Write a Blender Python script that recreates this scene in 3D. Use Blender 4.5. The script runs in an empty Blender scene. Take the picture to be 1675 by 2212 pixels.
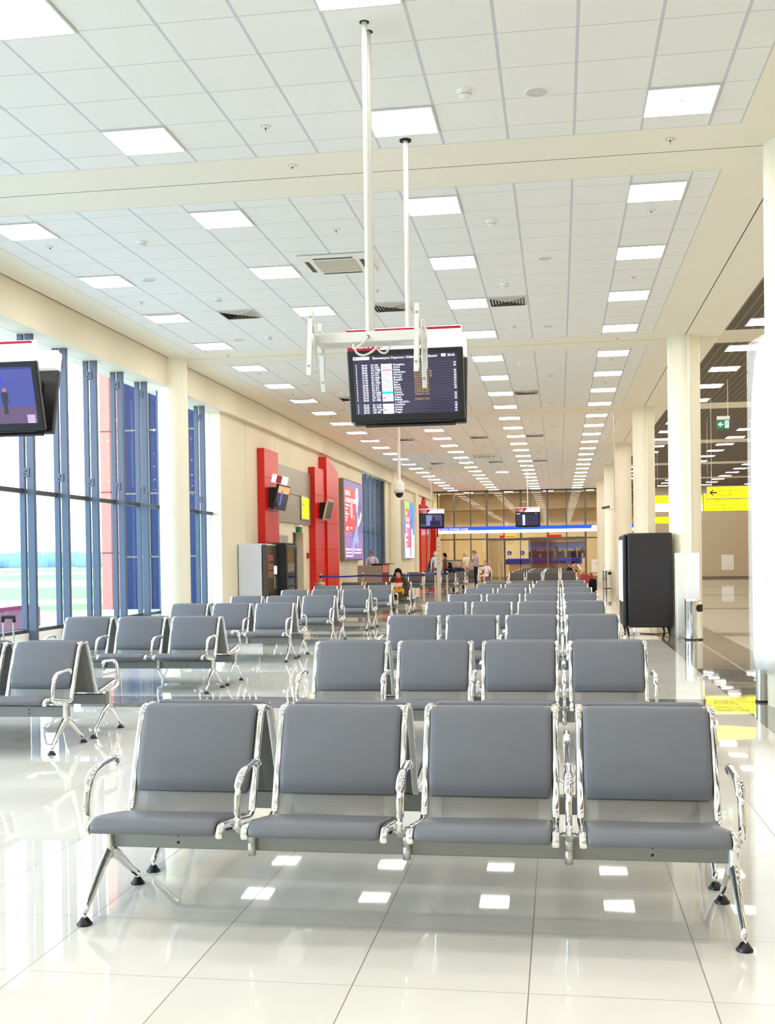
import bpy, bmesh, math, random
from mathutils import Vector, Matrix, Euler

S = bpy.context.scene
COL = S.collection
PI = math.pi

def lin(r, g, b):
    f = lambda c: ((c / 255 + 0.055) / 1.055) ** 2.4 if c > 10 else c / 255 / 12.92
    return (f(r), f(g), f(b), 1.0)

# ------------------------------------------------------------------ camera
cam_d = bpy.data.cameras.new('camera')
cam = bpy.data.objects.new('camera', cam_d)
COL.objects.link(cam)
S.camera = cam
FPX, YAW, PITCH, ROLL, CAMH, CY = 2386.79, -0.154377, -0.0143515, -0.0140426, 1.4697, 132.27
cam_d.sensor_fit = 'VERTICAL'
cam_d.sensor_height = 36.0
cam_d.sensor_width = 36.0 * 1675 / 2212
cam_d.lens = FPX / 2212 * 36.0
cam_d.shift_y = CY / 2212
cam_d.clip_start = 0.05
cam_d.clip_end = 2000
fw = Vector((math.sin(YAW) * math.cos(PITCH), math.cos(YAW) * math.cos(PITCH), math.sin(PITCH)))
rt = Vector((math.cos(YAW), -math.sin(YAW), 0))
up = rt.cross(fw)
r2 = math.cos(ROLL) * rt + math.sin(ROLL) * up
u2 = -math.sin(ROLL) * rt + math.cos(ROLL) * up
cam.matrix_world = Matrix(((r2.x, u2.x, -fw.x, 0), (r2.y, u2.y, -fw.y, 0), (r2.z, u2.z, -fw.z, CAMH), (0, 0, 0, 1)))

# ------------------------------------------------------------------ world, sun, exposure
W = bpy.data.worlds.new('sky')
S.world = W
W.use_nodes = True
bg = W.node_tree.nodes['Background']
bg.inputs['Color'].default_value = (0.84, 0.91, 1.0, 1)
bg.inputs['Strength'].default_value = 3.0
sun_d = bpy.data.lights.new('sun', 'SUN')
sun_d.energy = 1.6
sun_d.angle = math.radians(16)
sun_d.color = (1.0, 0.93, 0.80)
sun = bpy.data.objects.new('sun', sun_d)
COL.objects.link(sun)
sun.rotation_euler = Vector((0.86, 0.5, -0.10)).to_track_quat('-Z', 'Y').to_euler()
LAMP = 11.0           # radiance of the ceiling light diffusers
S.view_settings.view_transform = 'Standard'
S.view_settings.look = 'None'
S.view_settings.gamma = 1.0
S.view_settings.use_curve_mapping = False
S.view_settings.exposure = 0.72
S.cycles.use_denoising = True
S.cycles.max_bounces = 10
S.cycles.diffuse_bounces = 5
S.cycles.glossy_bounces = 5
S.cycles.transparent_max_bounces = 16
S.cycles.sample_clamp_indirect = 6.0
S.cycles.caustics_reflective = False
S.cycles.caustics_refractive = False

# ------------------------------------------------------------------ materials
MATS = {}
def mat(name, col, rough=0.5, metal=0.0, spec=0.5, emit=None, estr=0.0, coat=0.0):
    if name in MATS: return MATS[name]
    m = bpy.data.materials.new(name); m.use_nodes = True
    b = m.node_tree.nodes['Principled BSDF']
    b.inputs['Base Color'].default_value = col
    b.inputs['Roughness'].default_value = rough
    b.inputs['Metallic'].default_value = metal
    b.inputs['Specular IOR Level'].default_value = spec
    b.inputs['Coat Weight'].default_value = coat
    if emit:
        b.inputs['Emission Color'].default_value = emit
        b.inputs['Emission Strength'].default_value = estr
    MATS[name] = m
    return m

class G:
    """small node-graph helper"""
    def __init__(s, m):
        s.t = m.node_tree; s.b = s.t.nodes['Principled BSDF']
        s.geo = s.t.nodes.new('ShaderNodeNewGeometry')
        sp = s.t.nodes.new('ShaderNodeSeparateXYZ'); s.t.links.new(s.geo.outputs['Position'], sp.inputs[0])
        s.x, s.y, s.z = sp.outputs
    def m(s, op, a, b=0.0, c=0.0):
        n = s.t.nodes.new('ShaderNodeMath'); n.operation = op
        for i, v in enumerate((a, b, c)):
            if hasattr(v, 'links'): s.t.links.new(v, n.inputs[i])
            else: n.inputs[i].default_value = v
        return n.outputs[0]
    def mod(s, a, p): return s.m('FLOORED_MODULO', a, p)
    def band(s, a, lo, hi): return s.m('MULTIPLY', s.m('GREATER_THAN', a, lo), s.m('LESS_THAN', a, hi))
    def line(s, a, off, pitch, half):   # 1 within half of off + k*pitch
        d = s.m('ABSOLUTE', s.m('SUBTRACT', s.mod(s.m('ADD', a, pitch / 2 - off), pitch), pitch / 2))
        return s.m('LESS_THAN', d, half)
    def OR(s, a, b): return s.m('MAXIMUM', a, b)
    def AND(s, a, b): return s.m('MULTIPLY', a, b)
    def mix(s, f, a, b):
        n = s.t.nodes.new('ShaderNodeMix'); n.data_type = 'RGBA'
        if hasattr(f, 'links'): s.t.links.new(f, n.inputs[0])
        else: n.inputs[0].default_value = f
        for i, v in ((6, a), (7, b)):
            if hasattr(v, 'links'): s.t.links.new(v, n.inputs[i])
            else: n.inputs[i].default_value = v
        return n.outputs[2]
    def noise(s, scale, detail=2.0, vec=None):
        n = s.t.nodes.new('ShaderNodeTexNoise'); n.inputs['Scale'].default_value = scale; n.inputs['Detail'].default_value = detail
        s.t.links.new(vec if vec else s.geo.outputs['Position'], n.inputs['Vector'])
        return n.outputs['Fac']
    def out(s, name, v): s.t.links.new(v, s.b.inputs[name])
    def bump(s, h, strength, dist=0.01):
        n = s.t.nodes.new('ShaderNodeBump'); n.inputs['Strength'].default_value = strength; n.inputs['Distance'].default_value = dist
        s.t.links.new(h, n.inputs['Height']); s.t.links.new(n.outputs[0], s.b.inputs['Normal'])

CHROME = mat('polished_chrome', (0.86, 0.86, 0.86, 1), 0.07, 1.0)
STEEL = mat('brushed_steel', (0.60, 0.59, 0.56, 1), 0.28, 1.0)
BEAM = mat('grey_beam_paint', lin(142, 143, 142), 0.38, 0.5)
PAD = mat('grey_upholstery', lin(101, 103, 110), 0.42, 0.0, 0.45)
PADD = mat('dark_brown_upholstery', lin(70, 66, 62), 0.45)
BLACK = mat('black_plastic', lin(22, 21, 24), 0.35)
BLACKM = mat('matt_black', lin(30, 28, 30), 0.6)
WHITE = mat('white_paint', lin(238, 236, 228), 0.45)
CREAM = mat('cream_paint', lin(230, 220, 195), 0.6)
COLUMN = mat('column_paint', lin(242, 235, 214), 0.5)
RED = mat('red_cladding', lin(210, 26, 18), 0.3, 0.0, 0.5)
GREYP = mat('grey_cladding', lin(168, 162, 148), 0.35, 0.5)
POST = mat('blue_grey_aluminium', lin(86, 95, 112), 0.4, 0.2)
FRAMEG = mat('dark_grey_aluminium', lin(104, 98, 90), 0.45, 0.4)
TBAR = mat('light_grey_metal', lin(214, 214, 212), 0.4)
BRACK = mat('off_white_metal', lin(204, 204, 198), 0.4)
DARKHOLE = mat('dark_opening', lin(20, 18, 16), 0.8)
YELLOW = mat('yellow_sign_face', lin(235, 235, 0), 0.5, emit=(0.9, 0.85, 0.0, 1), estr=0.75)
SIGNW = mat('white_sign_face', lin(240, 240, 240), 0.5, emit=(0.95, 0.97, 1, 1), estr=0.8)
INK = mat('black_lettering', lin(60, 60, 20), 0.6)
INKK = mat('black_arrow', lin(10, 10, 8), 0.6)
WTXT = mat('white_lettering', lin(245, 245, 245), 0.5, emit=(1, 1, 1, 1), estr=0.6)
BLUEB = mat('blue_webbing', lin(20, 40, 140), 0.6)
SIGNRED = mat('crimson_sign', lin(178, 10, 44), 0.4)
SIGNWH = mat('glossy_white_sign', lin(246, 246, 246), 0.4, emit=(1, 1, 1, 1), estr=0.35)
EMITS = mat('lounge_lamp_diffuser', (0.9, 0.9, 0.9, 1), 0.5, emit=(1.0, 0.93, 0.78, 1), estr=60.0)
EMITL = mat('lamp_diffuser', (0.9, 0.9, 0.9, 1), 0.5, emit=(1.0, 0.95, 0.875, 1), estr=LAMP)

def glassmat(name, tint, gloss=0.12):
    m = bpy.data.materials.new(name); m.use_nodes = True
    t = m.node_tree; t.nodes.clear()
    o = t.nodes.new('ShaderNodeOutputMaterial'); mx = t.nodes.new('ShaderNodeMixShader')
    tr = t.nodes.new('ShaderNodeBsdfTransparent'); tr.inputs[0].default_value = tint
    gl = t.nodes.new('ShaderNodeBsdfGlossy'); gl.inputs['Roughness'].default_value = 0.01
    fr = t.nodes.new('ShaderNodeLayerWeight'); fr.inputs['Blend'].default_value = 0.5
    pw = t.nodes.new('ShaderNodeMath'); pw.operation = 'POWER'; pw.inputs[1].default_value = 5.0
    ml = t.nodes.new('ShaderNodeMath'); ml.operation = 'MULTIPLY_ADD'; ml.inputs[1].default_value = 0.55; ml.inputs[2].default_value = gloss * 0.3
    t.links.new(fr.outputs['Facing'], pw.inputs[0]); t.links.new(pw.outputs[0], ml.inputs[0])
    t.links.new(ml.outputs[0], mx.inputs[0]); t.links.new(tr.outputs[0], mx.inputs[1]); t.links.new(gl.outputs[0], mx.inputs[2])
    t.links.new(mx.outputs[0], o.inputs[0]); MATS[name] = m
    return m
GLASS = glassmat('window_glass', (0.90, 0.96, 1.0, 1), 0.10)
GLASSL = glassmat('lower_window_glass', (0.80, 0.93, 1.0, 1), 0.10)
GLASSP = glassmat('partition_glass', (0.93, 0.93, 0.90, 1), 0.14)

# ---- floor
FLOOR = mat('polished_floor_tile', lin(222, 219, 210), 0.05, 0.0, 0.5)
g = G(FLOOR)
TX, TY, TP = -2.527, 3.711, 0.602
grout = g.OR(g.line(g.x, TX, TP, 0.0022), g.line(g.y, TY, TP, 0.0016))
strip = g.OR(g.line(g.y, 11.0, 9.54, 0.43), g.band(g.x, 1.70, 2.83))
strip = g.AND(strip, g.m('LESS_THAN', g.y, 66.0))
cell = g.m('ADD', g.m('FLOOR', g.m('DIVIDE', g.m('SUBTRACT', g.x, TX), TP)), g.m('MULTIPLY', g.m('FLOOR', g.m('DIVIDE', g.m('SUBTRACT', g.y, TY), TP)), 17.31))
wn = g.t.nodes.new('ShaderNodeTexWhiteNoise'); wn.noise_dimensions = '1D'; g.t.links.new(cell, wn.inputs['W'])
cloud = g.noise(2.2, 4.0)
light = g.mix(g.m('ADD', g.m('MULTIPLY', cloud, 0.55), g.m('MULTIPLY', wn.outputs['Value'], 0.3)), lin(230, 227, 219), lin(212, 208, 197))
dark = g.mix(cloud, lin(146, 142, 136), lin(112, 108, 102))
base = g.mix(strip, light, dark)
seam = g.AND(g.band(g.x, 2.256, 2.272), g.m('GREATER_THAN', g.y, 0))
base = g.mix(grout, base, lin(138, 132, 122))
base = g.mix(seam, base, lin(236, 230, 214))
g.out('Base Color', base)
g.out('Roughness', g.m('ADD', 0.022, g.m('MULTIPLY', grout, 0.4)))
wob = g.t.nodes.new('ShaderNodeTexNoise'); wob.inputs['Scale'].default_value = 3.0; wob.inputs['Detail'].default_value = 0.0
sh = g.t.nodes.new('ShaderNodeVectorMath'); sh.operation = 'ADD'; g.t.links.new(g.geo.outputs['Position'], sh.inputs[0]); 
cv = g.t.nodes.new('ShaderNodeCombineXYZ'); g.t.links.new(wn.outputs['Value'], cv.inputs[2]); g.t.links.new(cv.outputs[0], sh.inputs[1])
g.t.links.new(sh.outputs[0], wob.inputs['Vector'])
g.bump(wob.outputs['Fac'], 0.022, 0.02)

# ---- ceiling
CEIL = mat('tiled_ceiling', lin(236, 234, 228), 0.7, 0.0, 0.3)
g = G(CEIL)
u = g.mod(g.m('SUBTRACT', g.y, 11.0), 9.54)
bay = g.AND(g.band(u, 0.60, 8.93), g.band(g.x, -6.75, 1.67))
tb = g.OR(g.line(g.x, -4.034, 0.602, 0.013), g.line(u, 0.853, 0.596, 0.0055))
edge = g.OR(g.OR(g.line(u, 0.60, 9.54, 0.012), g.line(u, 8.93, 9.54, 0.012)), g.OR(g.band(g.x, 1.655, 1.68), g.band(g.x, -6.76, -6.735)))
tb = g.AND(g.OR(tb, edge), bay)
groove = g.OR(g.line(g.y, 11.0, 9.54, 0.007), g.band(g.x, 2.246, 2.262))
groove = g.OR(groove, g.band(g.x, -7.36, -7.322))
sp = g.noise(60, 3)
c0 = g.mix(bay, lin(240, 233, 214), g.mix(sp, lin(241, 239, 232), lin(234, 232, 225)))
c0 = g.mix(tb, c0, lin(204, 203, 204))
c0 = g.mix(groove, c0, lin(96, 88, 76))
g.out('Base Color', c0)
GRILLE = mat('open_cell_ceiling', lin(90, 78, 66), 0.7, 0.0, 0.2)
g = G(GRILLE)
u = g.mod(g.m('SUBTRACT', g.y, 11.0), 9.54)
bay = g.AND(g.band(u, 0.60, 8.96), g.m('GREATER_THAN', g.x, 2.885))
cells = g.OR(g.line(g.x, 2.9, 0.15, 0.010), g.line(u, 0.62, 0.075, 0.010))
c0 = g.mix(cells, lin(74, 62, 50), lin(146, 134, 118))
c0 = g.mix(bay, lin(228, 220, 200), c0)
g.out('Base Color', c0)

# ---- perforated steel
PERF = mat('perforated_steel', lin(150, 150, 148), 0.35, 0.75)
g = G(PERF)
tc = g.t.nodes.new('ShaderNodeTexCoord'); sp = g.t.nodes.new('ShaderNodeSeparateXYZ'); g.t.links.new(tc.outputs['Object'], sp.inputs[0])
hx = g.m('SUBTRACT', g.mod(sp.outputs[0], 0.006), 0.003); hz = g.m('SUBTRACT', g.mod(g.m('ADD', sp.outputs[2], sp.outputs[1]), 0.006), 0.003)
d = g.m('SQRT', g.m('ADD', g.m('MULTIPLY', hx, hx), g.m('MULTIPLY', hz, hz)))
lx = g.m('SUBTRACT', g.mod(g.m('ADD', sp.outputs[0], 0.3265), 0.653), 0.3265)
hole = g.AND(g.m('LESS_THAN', d, 0.0017), g.band(lx, -0.205, 0.205))
g.out('Base Color', g.mix(hole, lin(132, 132, 130), lin(74, 74, 74)))

# ------------------------------------------------------------------ mesh builder
def rotm(rx=0, ry=0, rz=0): return Euler((rx, ry, rz)).to_matrix()

class MB:
    def __init__(s): s.v = []; s.f = []; s.m = []; s.sm = []
    def add(s, vs, fs, mi=0, smooth=False):
        o = len(s.v); s.v += [tuple(v) for v in vs]
        for f in fs: s.f.append(tuple(i + o for i in f)); s.m.append(mi); s.sm.append(smooth)
        return s
    def box(s, x0, x1, y0, y1, z0, z1, mi=0):
        return s.add([(x0, y0, z0), (x1, y0, z0), (x1, y1, z0), (x0, y1, z0), (x0, y0, z1), (x1, y0, z1), (x1, y1, z1), (x0, y1, z1)],
                     [(0, 3, 2, 1), (4, 5, 6, 7), (0, 1, 5, 4), (1, 2, 6, 5), (2, 3, 7, 6), (3, 0, 4, 7)], mi)
    def cbox(s, c, size, mi=0, R=None, bev=0.0):
        hx, hy, hz = (d / 2 for d in size)
        if bev:
            t = MB(); t.rbox(-hx, hx, -hy, hy, -hz, hz, bev)
        else:
            t = MB(); t.box(-hx, hx, -hy, hy, -hz, hz)
        c = Vector(c)
        return s.add([(R @ Vector(v) if R else Vector(v)) + c for v in t.v], t.f, mi)
    def rbox(s, x0, x1, y0, y1, z0, z1, b, mi=0):
        """box with chamfered edges"""
        cx, cy, cz = (x0 + x1) / 2, (y0 + y1) / 2, (z0 + z1) / 2
        hx, hy, hz = (x1 - x0) / 2, (y1 - y0) / 2, (z1 - z0) / 2
        b = min(b, hx * .9, hy * .9, hz * .9)
        vs = []; idx = {}
        for sx in (-1, 1):
            for sy in (-1, 1):
                for sz in (-1, 1):
                    for a in range(3):
                        h = [hx - b, hy - b, hz - b]; h[a] = (hx, hy, hz)[a]
                        idx[(sx, sy, sz, a)] = len(vs); vs.append((cx + sx * h[0], cy + sy * h[1], cz + sz * h[2]))
        fs = []
        sg = (-1, 1)
        for a in range(3):
            o = [i for i in range(3) if i != a]
            for q in sg:
                def key(p, r, ax):
                    k = [0, 0, 0]; k[a] = q; k[o[0]] = p; k[o[1]] = r
                    return idx[(k[0], k[1], k[2], ax)]
                fs.append([key(-1, -1, a), key(1, -1, a), key(1, 1, a), key(-1, 1, a)])
        for a in range(3):   # edges along axis a
            o = [i for i in range(3) if i != a]
            for p in sg:
                for r in sg:
                    def key(q, ax):
                        k = [0, 0, 0]; k[a] = q; k[o[0]] = p; k[o[1]] = r
                        return idx[(k[0], k[1], k[2], ax)]
                    fs.append([key(-1, o[0]), key(1, o[0]), key(1, o[1]), key(-1, o[1])])
        for sx in sg:
            for sy in sg:
                for sz in sg: fs.append([idx[(sx, sy, sz, 0)], idx[(sx, sy, sz, 1)], idx[(sx, sy, sz, 2)]])
        c = Vector((cx, cy, cz)); out = []
        for f in fs:
            P = [Vector(vs[i]) for i in f]; n = (P[1] - P[0]).cross(P[2] - P[0])
            if n.dot(sum(P, Vector()) / len(P) - c) < 0: f = f[::-1]
            out.append(tuple(f))
        return s.add(vs, out, mi)
    def loft(s, rings, mi=0, smooth=True, caps=True, closed=True):
        o = len(s.v); n = len(rings[0])
        for r in rings: s.v += [tuple(p) for p in r]
        for k in range(len(rings) - 1):
            for i in range(n if closed else n - 1):
                j = (i + 1) % n
                s.f.append((o + k * n + i, o + k * n + j, o + (k + 1) * n + j, o + (k + 1) * n + i)); s.m.append(mi); s.sm.append(smooth)
        if caps:
            for r, rev in ((rings[0], True), (rings[-1], False)):     # caps get their own vertices so the sides stay smooth
                q = len(s.v); s.v += [tuple(p) for p in r]
                s.f.append(tuple(q + i for i in range(n))[::-1 if rev else 1]); s.m.append(mi); s.sm.append(False)
        return s
    def tube(s, pts, rad, n=10, mi=0, sec=None, upv=None, smooth=True):
        """pts list of 3D points, rad per point (or number); sec=(a,b) scale along side / up"""
        P = [Vector(p) for p in pts]
        if not hasattr(rad, '__len__'): rad = [rad] * len(P)
        rings = []; ref = Vector(upv) if upv else None
        for i, p in enumerate(P):
            t = (P[min(i + 1, len(P) - 1)] - P[max(i - 1, 0)]).normalized()
            r = ref if ref else (Vector((0, 0, 1)) if abs(t.z) < 0.9 else Vector((1, 0, 0)))
            a = t.cross(r).normalized()
            if ref is None and i and a.dot(pa) < 0: a = -a
            b = a.cross(t).normalized(); pa = a
            k = sec if sec else (1, 1)
            rings.append([p + a * (math.cos(q) * rad[i] * k[0]) + b * (math.sin(q) * rad[i] * k[1]) for q in [2 * PI * j / n for j in range(n)]])
        return s.loft(rings, mi, smooth)
    def cyl(s, p0, p1, r0, r1=None, n=20, mi=0): return s.tube([p0, p1], [r0, r0 if r1 is None else r1], n, mi)
    def lathe(s, prof, c=(0, 0, 0), n=20, mi=0, smooth=True, caps=True):
        prof = [(max(r, 0.0004), z) for r, z in prof]
        return s.loft([[(c[0] + r * math.cos(2 * PI * j / n), c[1] + r * math.sin(2 * PI * j / n), c[2] + z) for j in range(n)] for r, z in prof], mi, smooth, caps)
    def prism(s, poly, axis, a0, a1, mi=0):
        """poly 2-D outline, extruded along axis ('x','y','z') from a0 to a1"""
        def P(p, a): return {'x': (a, p[0], p[1]), 'y': (p[0], a, p[1]), 'z': (p[0], p[1], a)}[axis]
        n = len(poly)
        return s.add([P(p, a0) for p in poly] + [P(p, a1) for p in poly],
                     [tuple(range(n))[::-1], tuple(range(n, 2 * n))] + [(i, (i + 1) % n, n + (i + 1) % n, n + i) for i in range(n)], mi)
    def ball(s, c, r, n=12, mi=0, R=None):
        if not hasattr(r, '__len__'): r = (r, r, r)
        rings = []
        for k in range(1, n):
            th = PI * k / n
            rings.append([(math.sin(th) * math.cos(q), math.sin(th) * math.sin(q), -math.cos(th)) for q in [2 * PI * j / (2 * n) for j in range(2 * n)]])
        T = lambda p: (R @ Vector((p[0] * r[0], p[1] * r[1], p[2] * r[2])) if R else Vector((p[0] * r[0], p[1] * r[1], p[2] * r[2]))) + Vector(c)
        return s.loft([[T(p) for p in rg] for rg in rings], mi)
    def mesh(s, name, mats):
        me = bpy.data.meshes.new(name)
        me.from_pydata(s.v, [], s.f)
        for m in (mats if isinstance(mats, (list, tuple)) else [mats]): me.materials.append(m)
        me.polygons.foreach_set('material_index', s.m)
        me.polygons.foreach_set('use_smooth', s.sm)
        me.validate(); 
        bm = bmesh.new(); bm.from_mesh(me); bmesh.ops.recalc_face_normals(bm, faces=bm.faces); bm.to_mesh(me); bm.free()
        me.update()
        return me

def link(name, data, parent=None, loc=None, rot=None):
    o = bpy.data.objects.new(name, data)
    COL.objects.link(o)
    if parent: o.parent = parent
    if loc: o.location = loc
    if rot: o.rotation_euler = rot
    return o
def obj(name, mb, mats, parent=None, loc=None, rot=None): return link(name, mb.mesh(name, mats), parent, loc, rot)
def tag(o, label, cat, group=None, kind=None):
    o['label'] = label; o['category'] = cat
    if group: o['group'] = group
    if kind: o['kind'] = kind
    return o
def thing(name, label, cat, loc=(0, 0, 0), rz=0, group=None):
    return tag(link(name, None, None, loc, (0, 0, rz)), label, cat, group)
def struct(name, mb, mats, parent=None, label=None):
    o = obj(name, mb, mats, parent)
    if not parent: o['kind'] = 'structure'
    if label: o['label'] = label
    return o
KIDS = {}
def copy_tree(o, parent=None):
    c = o.copy(); COL.objects.link(c)
    if parent: c.parent = parent
    for ch in KIDS.get(o.name) or list(o.children): copy_tree(ch, c)
    return c
DG = None
from mathutils.geometry import tessellate_polygon
def inside(p, l):
    c = False
    for i in range(len(l)):
        a, b = l[i], l[i - 1]
        if (a[1] > p[1]) != (b[1] > p[1]) and p[0] < (b[0] - a[0]) * (p[1] - a[1]) / (b[1] - a[1]) + a[0]: c = not c
    return c
def untangle(l, depth=0):
    """split an outline that crosses itself into simple loops"""
    n = len(l)
    for i in range(n):
        a, b = l[i], l[(i + 1) % n]
        for j in range(i + 2, n):
            if i == 0 and j == n - 1: continue
            c, d = l[j], l[(j + 1) % n]
            den = (b[0] - a[0]) * (d[1] - c[1]) - (b[1] - a[1]) * (d[0] - c[0])
            if abs(den) < 1e-14: continue
            t = ((c[0] - a[0]) * (d[1] - c[1]) - (c[1] - a[1]) * (d[0] - c[0])) / den; u = ((c[0] - a[0]) * (b[1] - a[1]) - (c[1] - a[1]) * (b[0] - a[0])) / den
            if 1e-4 < t < 1 - 1e-4 and 1e-4 < u < 1 - 1e-4 and depth < 5:
                P = (a[0] + t * (b[0] - a[0]), a[1] + t * (b[1] - a[1]), 0.0)
                return untangle([P] + l[i + 1:j + 1], depth + 1) + untangle([P] + l[j + 1:] + l[:i + 1], depth + 1)
    return [l]
def text(name, body, size, material, parent, loc, rot=(PI / 2, 0, 0), align='LEFT', spacing=1.0, sx=1.0, ext=0.0, bold=0.0):
    cu = bpy.data.curves.new('t', 'FONT'); cu.body = body; cu.size = size; cu.align_x = align; cu.space_line = spacing; cu.offset = bold
    cu.resolution_u = 3; cu.fill_mode = 'NONE'
    o = bpy.data.objects.new('t', cu); COL.objects.link(o)
    me = bpy.data.meshes.new_from_object(o.evaluated_get(bpy.context.evaluated_depsgraph_get()))
    bpy.data.objects.remove(o); bpy.data.curves.remove(cu)
    co = [tuple(v.co) for v in me.vertices]; nx = {e.vertices[0]: e.vertices[1] for e in me.edges}
    seen = set(); loops = []
    for v in nx:
        if v in seen: continue
        l = []; w = v
        while w not in seen and w in nx: l.append(w); seen.add(w); w = nx[w]
        if len(l) > 2: loops.append([co[i] for i in l])
    area = lambda l: sum(l[i - 1][0] * l[i][1] - l[i][0] * l[i - 1][1] for i in range(len(l))) / 2
    loops = [q for l in loops for q in untangle(l)]
    A = [area(l) for l in loops]
    hole = [[k for k in range(len(loops)) if A[k] * a < 0 and abs(A[k]) > abs(a) and inside(l[1], loops[k])] for l, a in zip(loops, A)]
    outs = {k: [l] for k, l in enumerate(loops) if not hole[k]}
    for k, h in enumerate(hole):
        c = [q for q in h if q in outs]
        if c: outs[min(c, key=lambda q: abs(A[q]))].append(loops[k])
    outs = list(outs.values())
    mb = MB()
    for q in outs:
        flat = [Vector(p) for l in q for p in l]
        mb.add(flat, tessellate_polygon([[Vector(p) for p in l] for l in q]))
    bpy.data.meshes.remove(me)
    t = link(name, mb.mesh(name, material), parent, loc, rot)
    t.scale = (sx, 1, 1)
    return t
ORD = ['first', 'second', 'third', 'fourth', 'fifth', 'sixth', 'seventh', 'eighth', 'ninth', 'tenth', 'eleventh', 'twelfth', 'thirteenth', 'fourteenth', 'fifteenth', 'sixteenth', 'seventeenth',
       'eighteenth', 'nineteenth', 'twentieth', 'twenty-first', 'twenty-second', 'twenty-third', 'twenty-fourth', 'twenty-fifth', 'twenty-sixth', 'twenty-seventh', 'twenty-eighth', 'twenty-ninth', 'thirtieth']

HC = 5.337
def in_view(x, y, z=5.3):
    d = Vector((x, y, z - CAMH)); w = d.dot(fw)
    if w <= 0.1: return False
    return abs(d.dot(r2) / w * FPX) < 837 and -1106 < CY - d.dot(u2) / w * FPX < 1106
# ================================================================== SETTING
struct('floor', MB().box(-8.1, 14.2, -7.0, 74.0, -0.2, 0.0), FLOOR)
struct('ceiling', MB().box(-7.34, 2.885, -7.0, 73.0, HC, HC + 0.15).box(2.885, 14.2, -7.0, 73.0, HC, HC + 0.15, 1), [CEIL, GRILLE])
struct('trim_1', MB().box(-8.0, -7.34, -7.0, 65.6, 4.79, HC + 0.15), CREAM)          # downstand beam above the windows
# left wall with the gate doorway
WX = -7.5
wl = MB()
wl.box(-8.0, WX, 24.0, 30.72, 0, 4.79).box(-8.0, WX, 32.02, 42.1, 0, 4.79).box(-8.0, WX, 30.72, 32.02, 2.23, 4.79).box(-8.0, -7.8, 30.72, 32.02, 0, 2.23)
wl.box(-8.0, WX, 47.8, 66.0, 0, 4.79)
for y in (26.0, 28.9, 36.6, 39.2, 50.8, 58.0): wl.box(WX - 0.01, WX + 0.002, y, y + 0.012, 0.1, 4.78, 1)
struct('wall_left', wl, [CREAM, mat('wall_joint', lin(176, 166, 142), 0.7)])
struct('trim_2', MB().box(-7.5, -7.36, 57.4, 58.4, 0, 4.79), CREAM)               # pilaster by the far gate
struct('wall_right', MB().box(14.0, 14.2, -7.0, 66.2, 0, HC), CREAM)
struct('wall_back', MB().box(-8.0, 14.2, -7.2, -7.0, 0, HC), CREAM)
FARW = mat('concourse_end_wall', lin(196, 180, 150), 0.6)
struct('wall_far', MB().box(4.7, 14.0, 66.0, 66.2, 0, HC).box(4.7, 14.0, 65.97, 66.0, 0, 0.1, 1), [FARW, mat('dark_skirting', lin(120, 104, 84), 0.5)])
# sills and end reveals below / beside the glazing
struct('trim_3', MB().box(-8.0, -7.66, -7.0, 24.0, 0, 0.40).box(-8.05, -7.655, -7.0, 24.0, 0.40, 0.435).box(-8.0, -7.66, 42.1, 47.8, 0, 0.40).box(-8.05, -7.655, 42.1, 47.8, 0.40, 0.435), WHITE)
struct('baseboard_left', MB().box(WX, WX + 0.012, 24.0, 30.72, 0, 0.1).box(WX, WX + 0.012, 32.02, 42.1, 0, 0.1).box(WX, WX + 0.012, 47.8, 65.5, 0, 0.1), mat('skirting', lin(190, 184, 170), 0.5))

def window(n, y0, y1, ys):
    w = link('window_%d' % n, None); w['kind'] = 'structure'
    zb, zt = 0.435, 4.79
    obj('glass', MB().box(-7.752, -7.744, y0, y1, 2.51, zt), GLASS, w)
    obj('glass', MB().box(-7.752, -7.744, y0, y1, zb, 2.51), GLASSL, w)
    tr = MB().box(-7.78, -7.70, y0, y1, 2.48, 2.545).box(-7.78, -7.70, y0, y1, zb, zb + 0.05)
    obj('transom', tr, mat('dark_transom', lin(74, 72, 76), 0.5, 0.2), w)
    for y in ys:
        obj('mullion', MB().rbox(-7.765, -7.68, y - 0.028, y + 0.028, zb, zt, 0.004), POST, w)
        p = obj('post', MB().rbox(-7.645, -7.53, y - 0.034, y + 0.034, 0.0, zt, 0.006), POST, w)
        b = MB()
        for z in (zt - 0.24, 2.78):
            b.box(-7.69, -7.60, y - 0.046, y - 0.034, z - 0.065, z + 0.065).box(-7.69, -7.60, y + 0.034, y + 0.046, z - 0.065, z + 0.065)
            b.cyl((-7.655, y - 0.056, z + 0.02), (-7.655, y - 0.045, z + 0.02), 0.011, n=8, mi=1).cyl((-7.675, y - 0.056, z - 0.025), (-7.675, y - 0.045, z - 0.025), 0.011, n=8, mi=1)
        obj('bracket', b, [POST, BLACKM], p)
    return w
window(1, -7.0, 24.0, [15.13 + 1.125 * k for k in range(-19, 8)])
window(2, 42.1, 47.8, [42.25 + 1.09 * k for k in range(6)])

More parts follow.
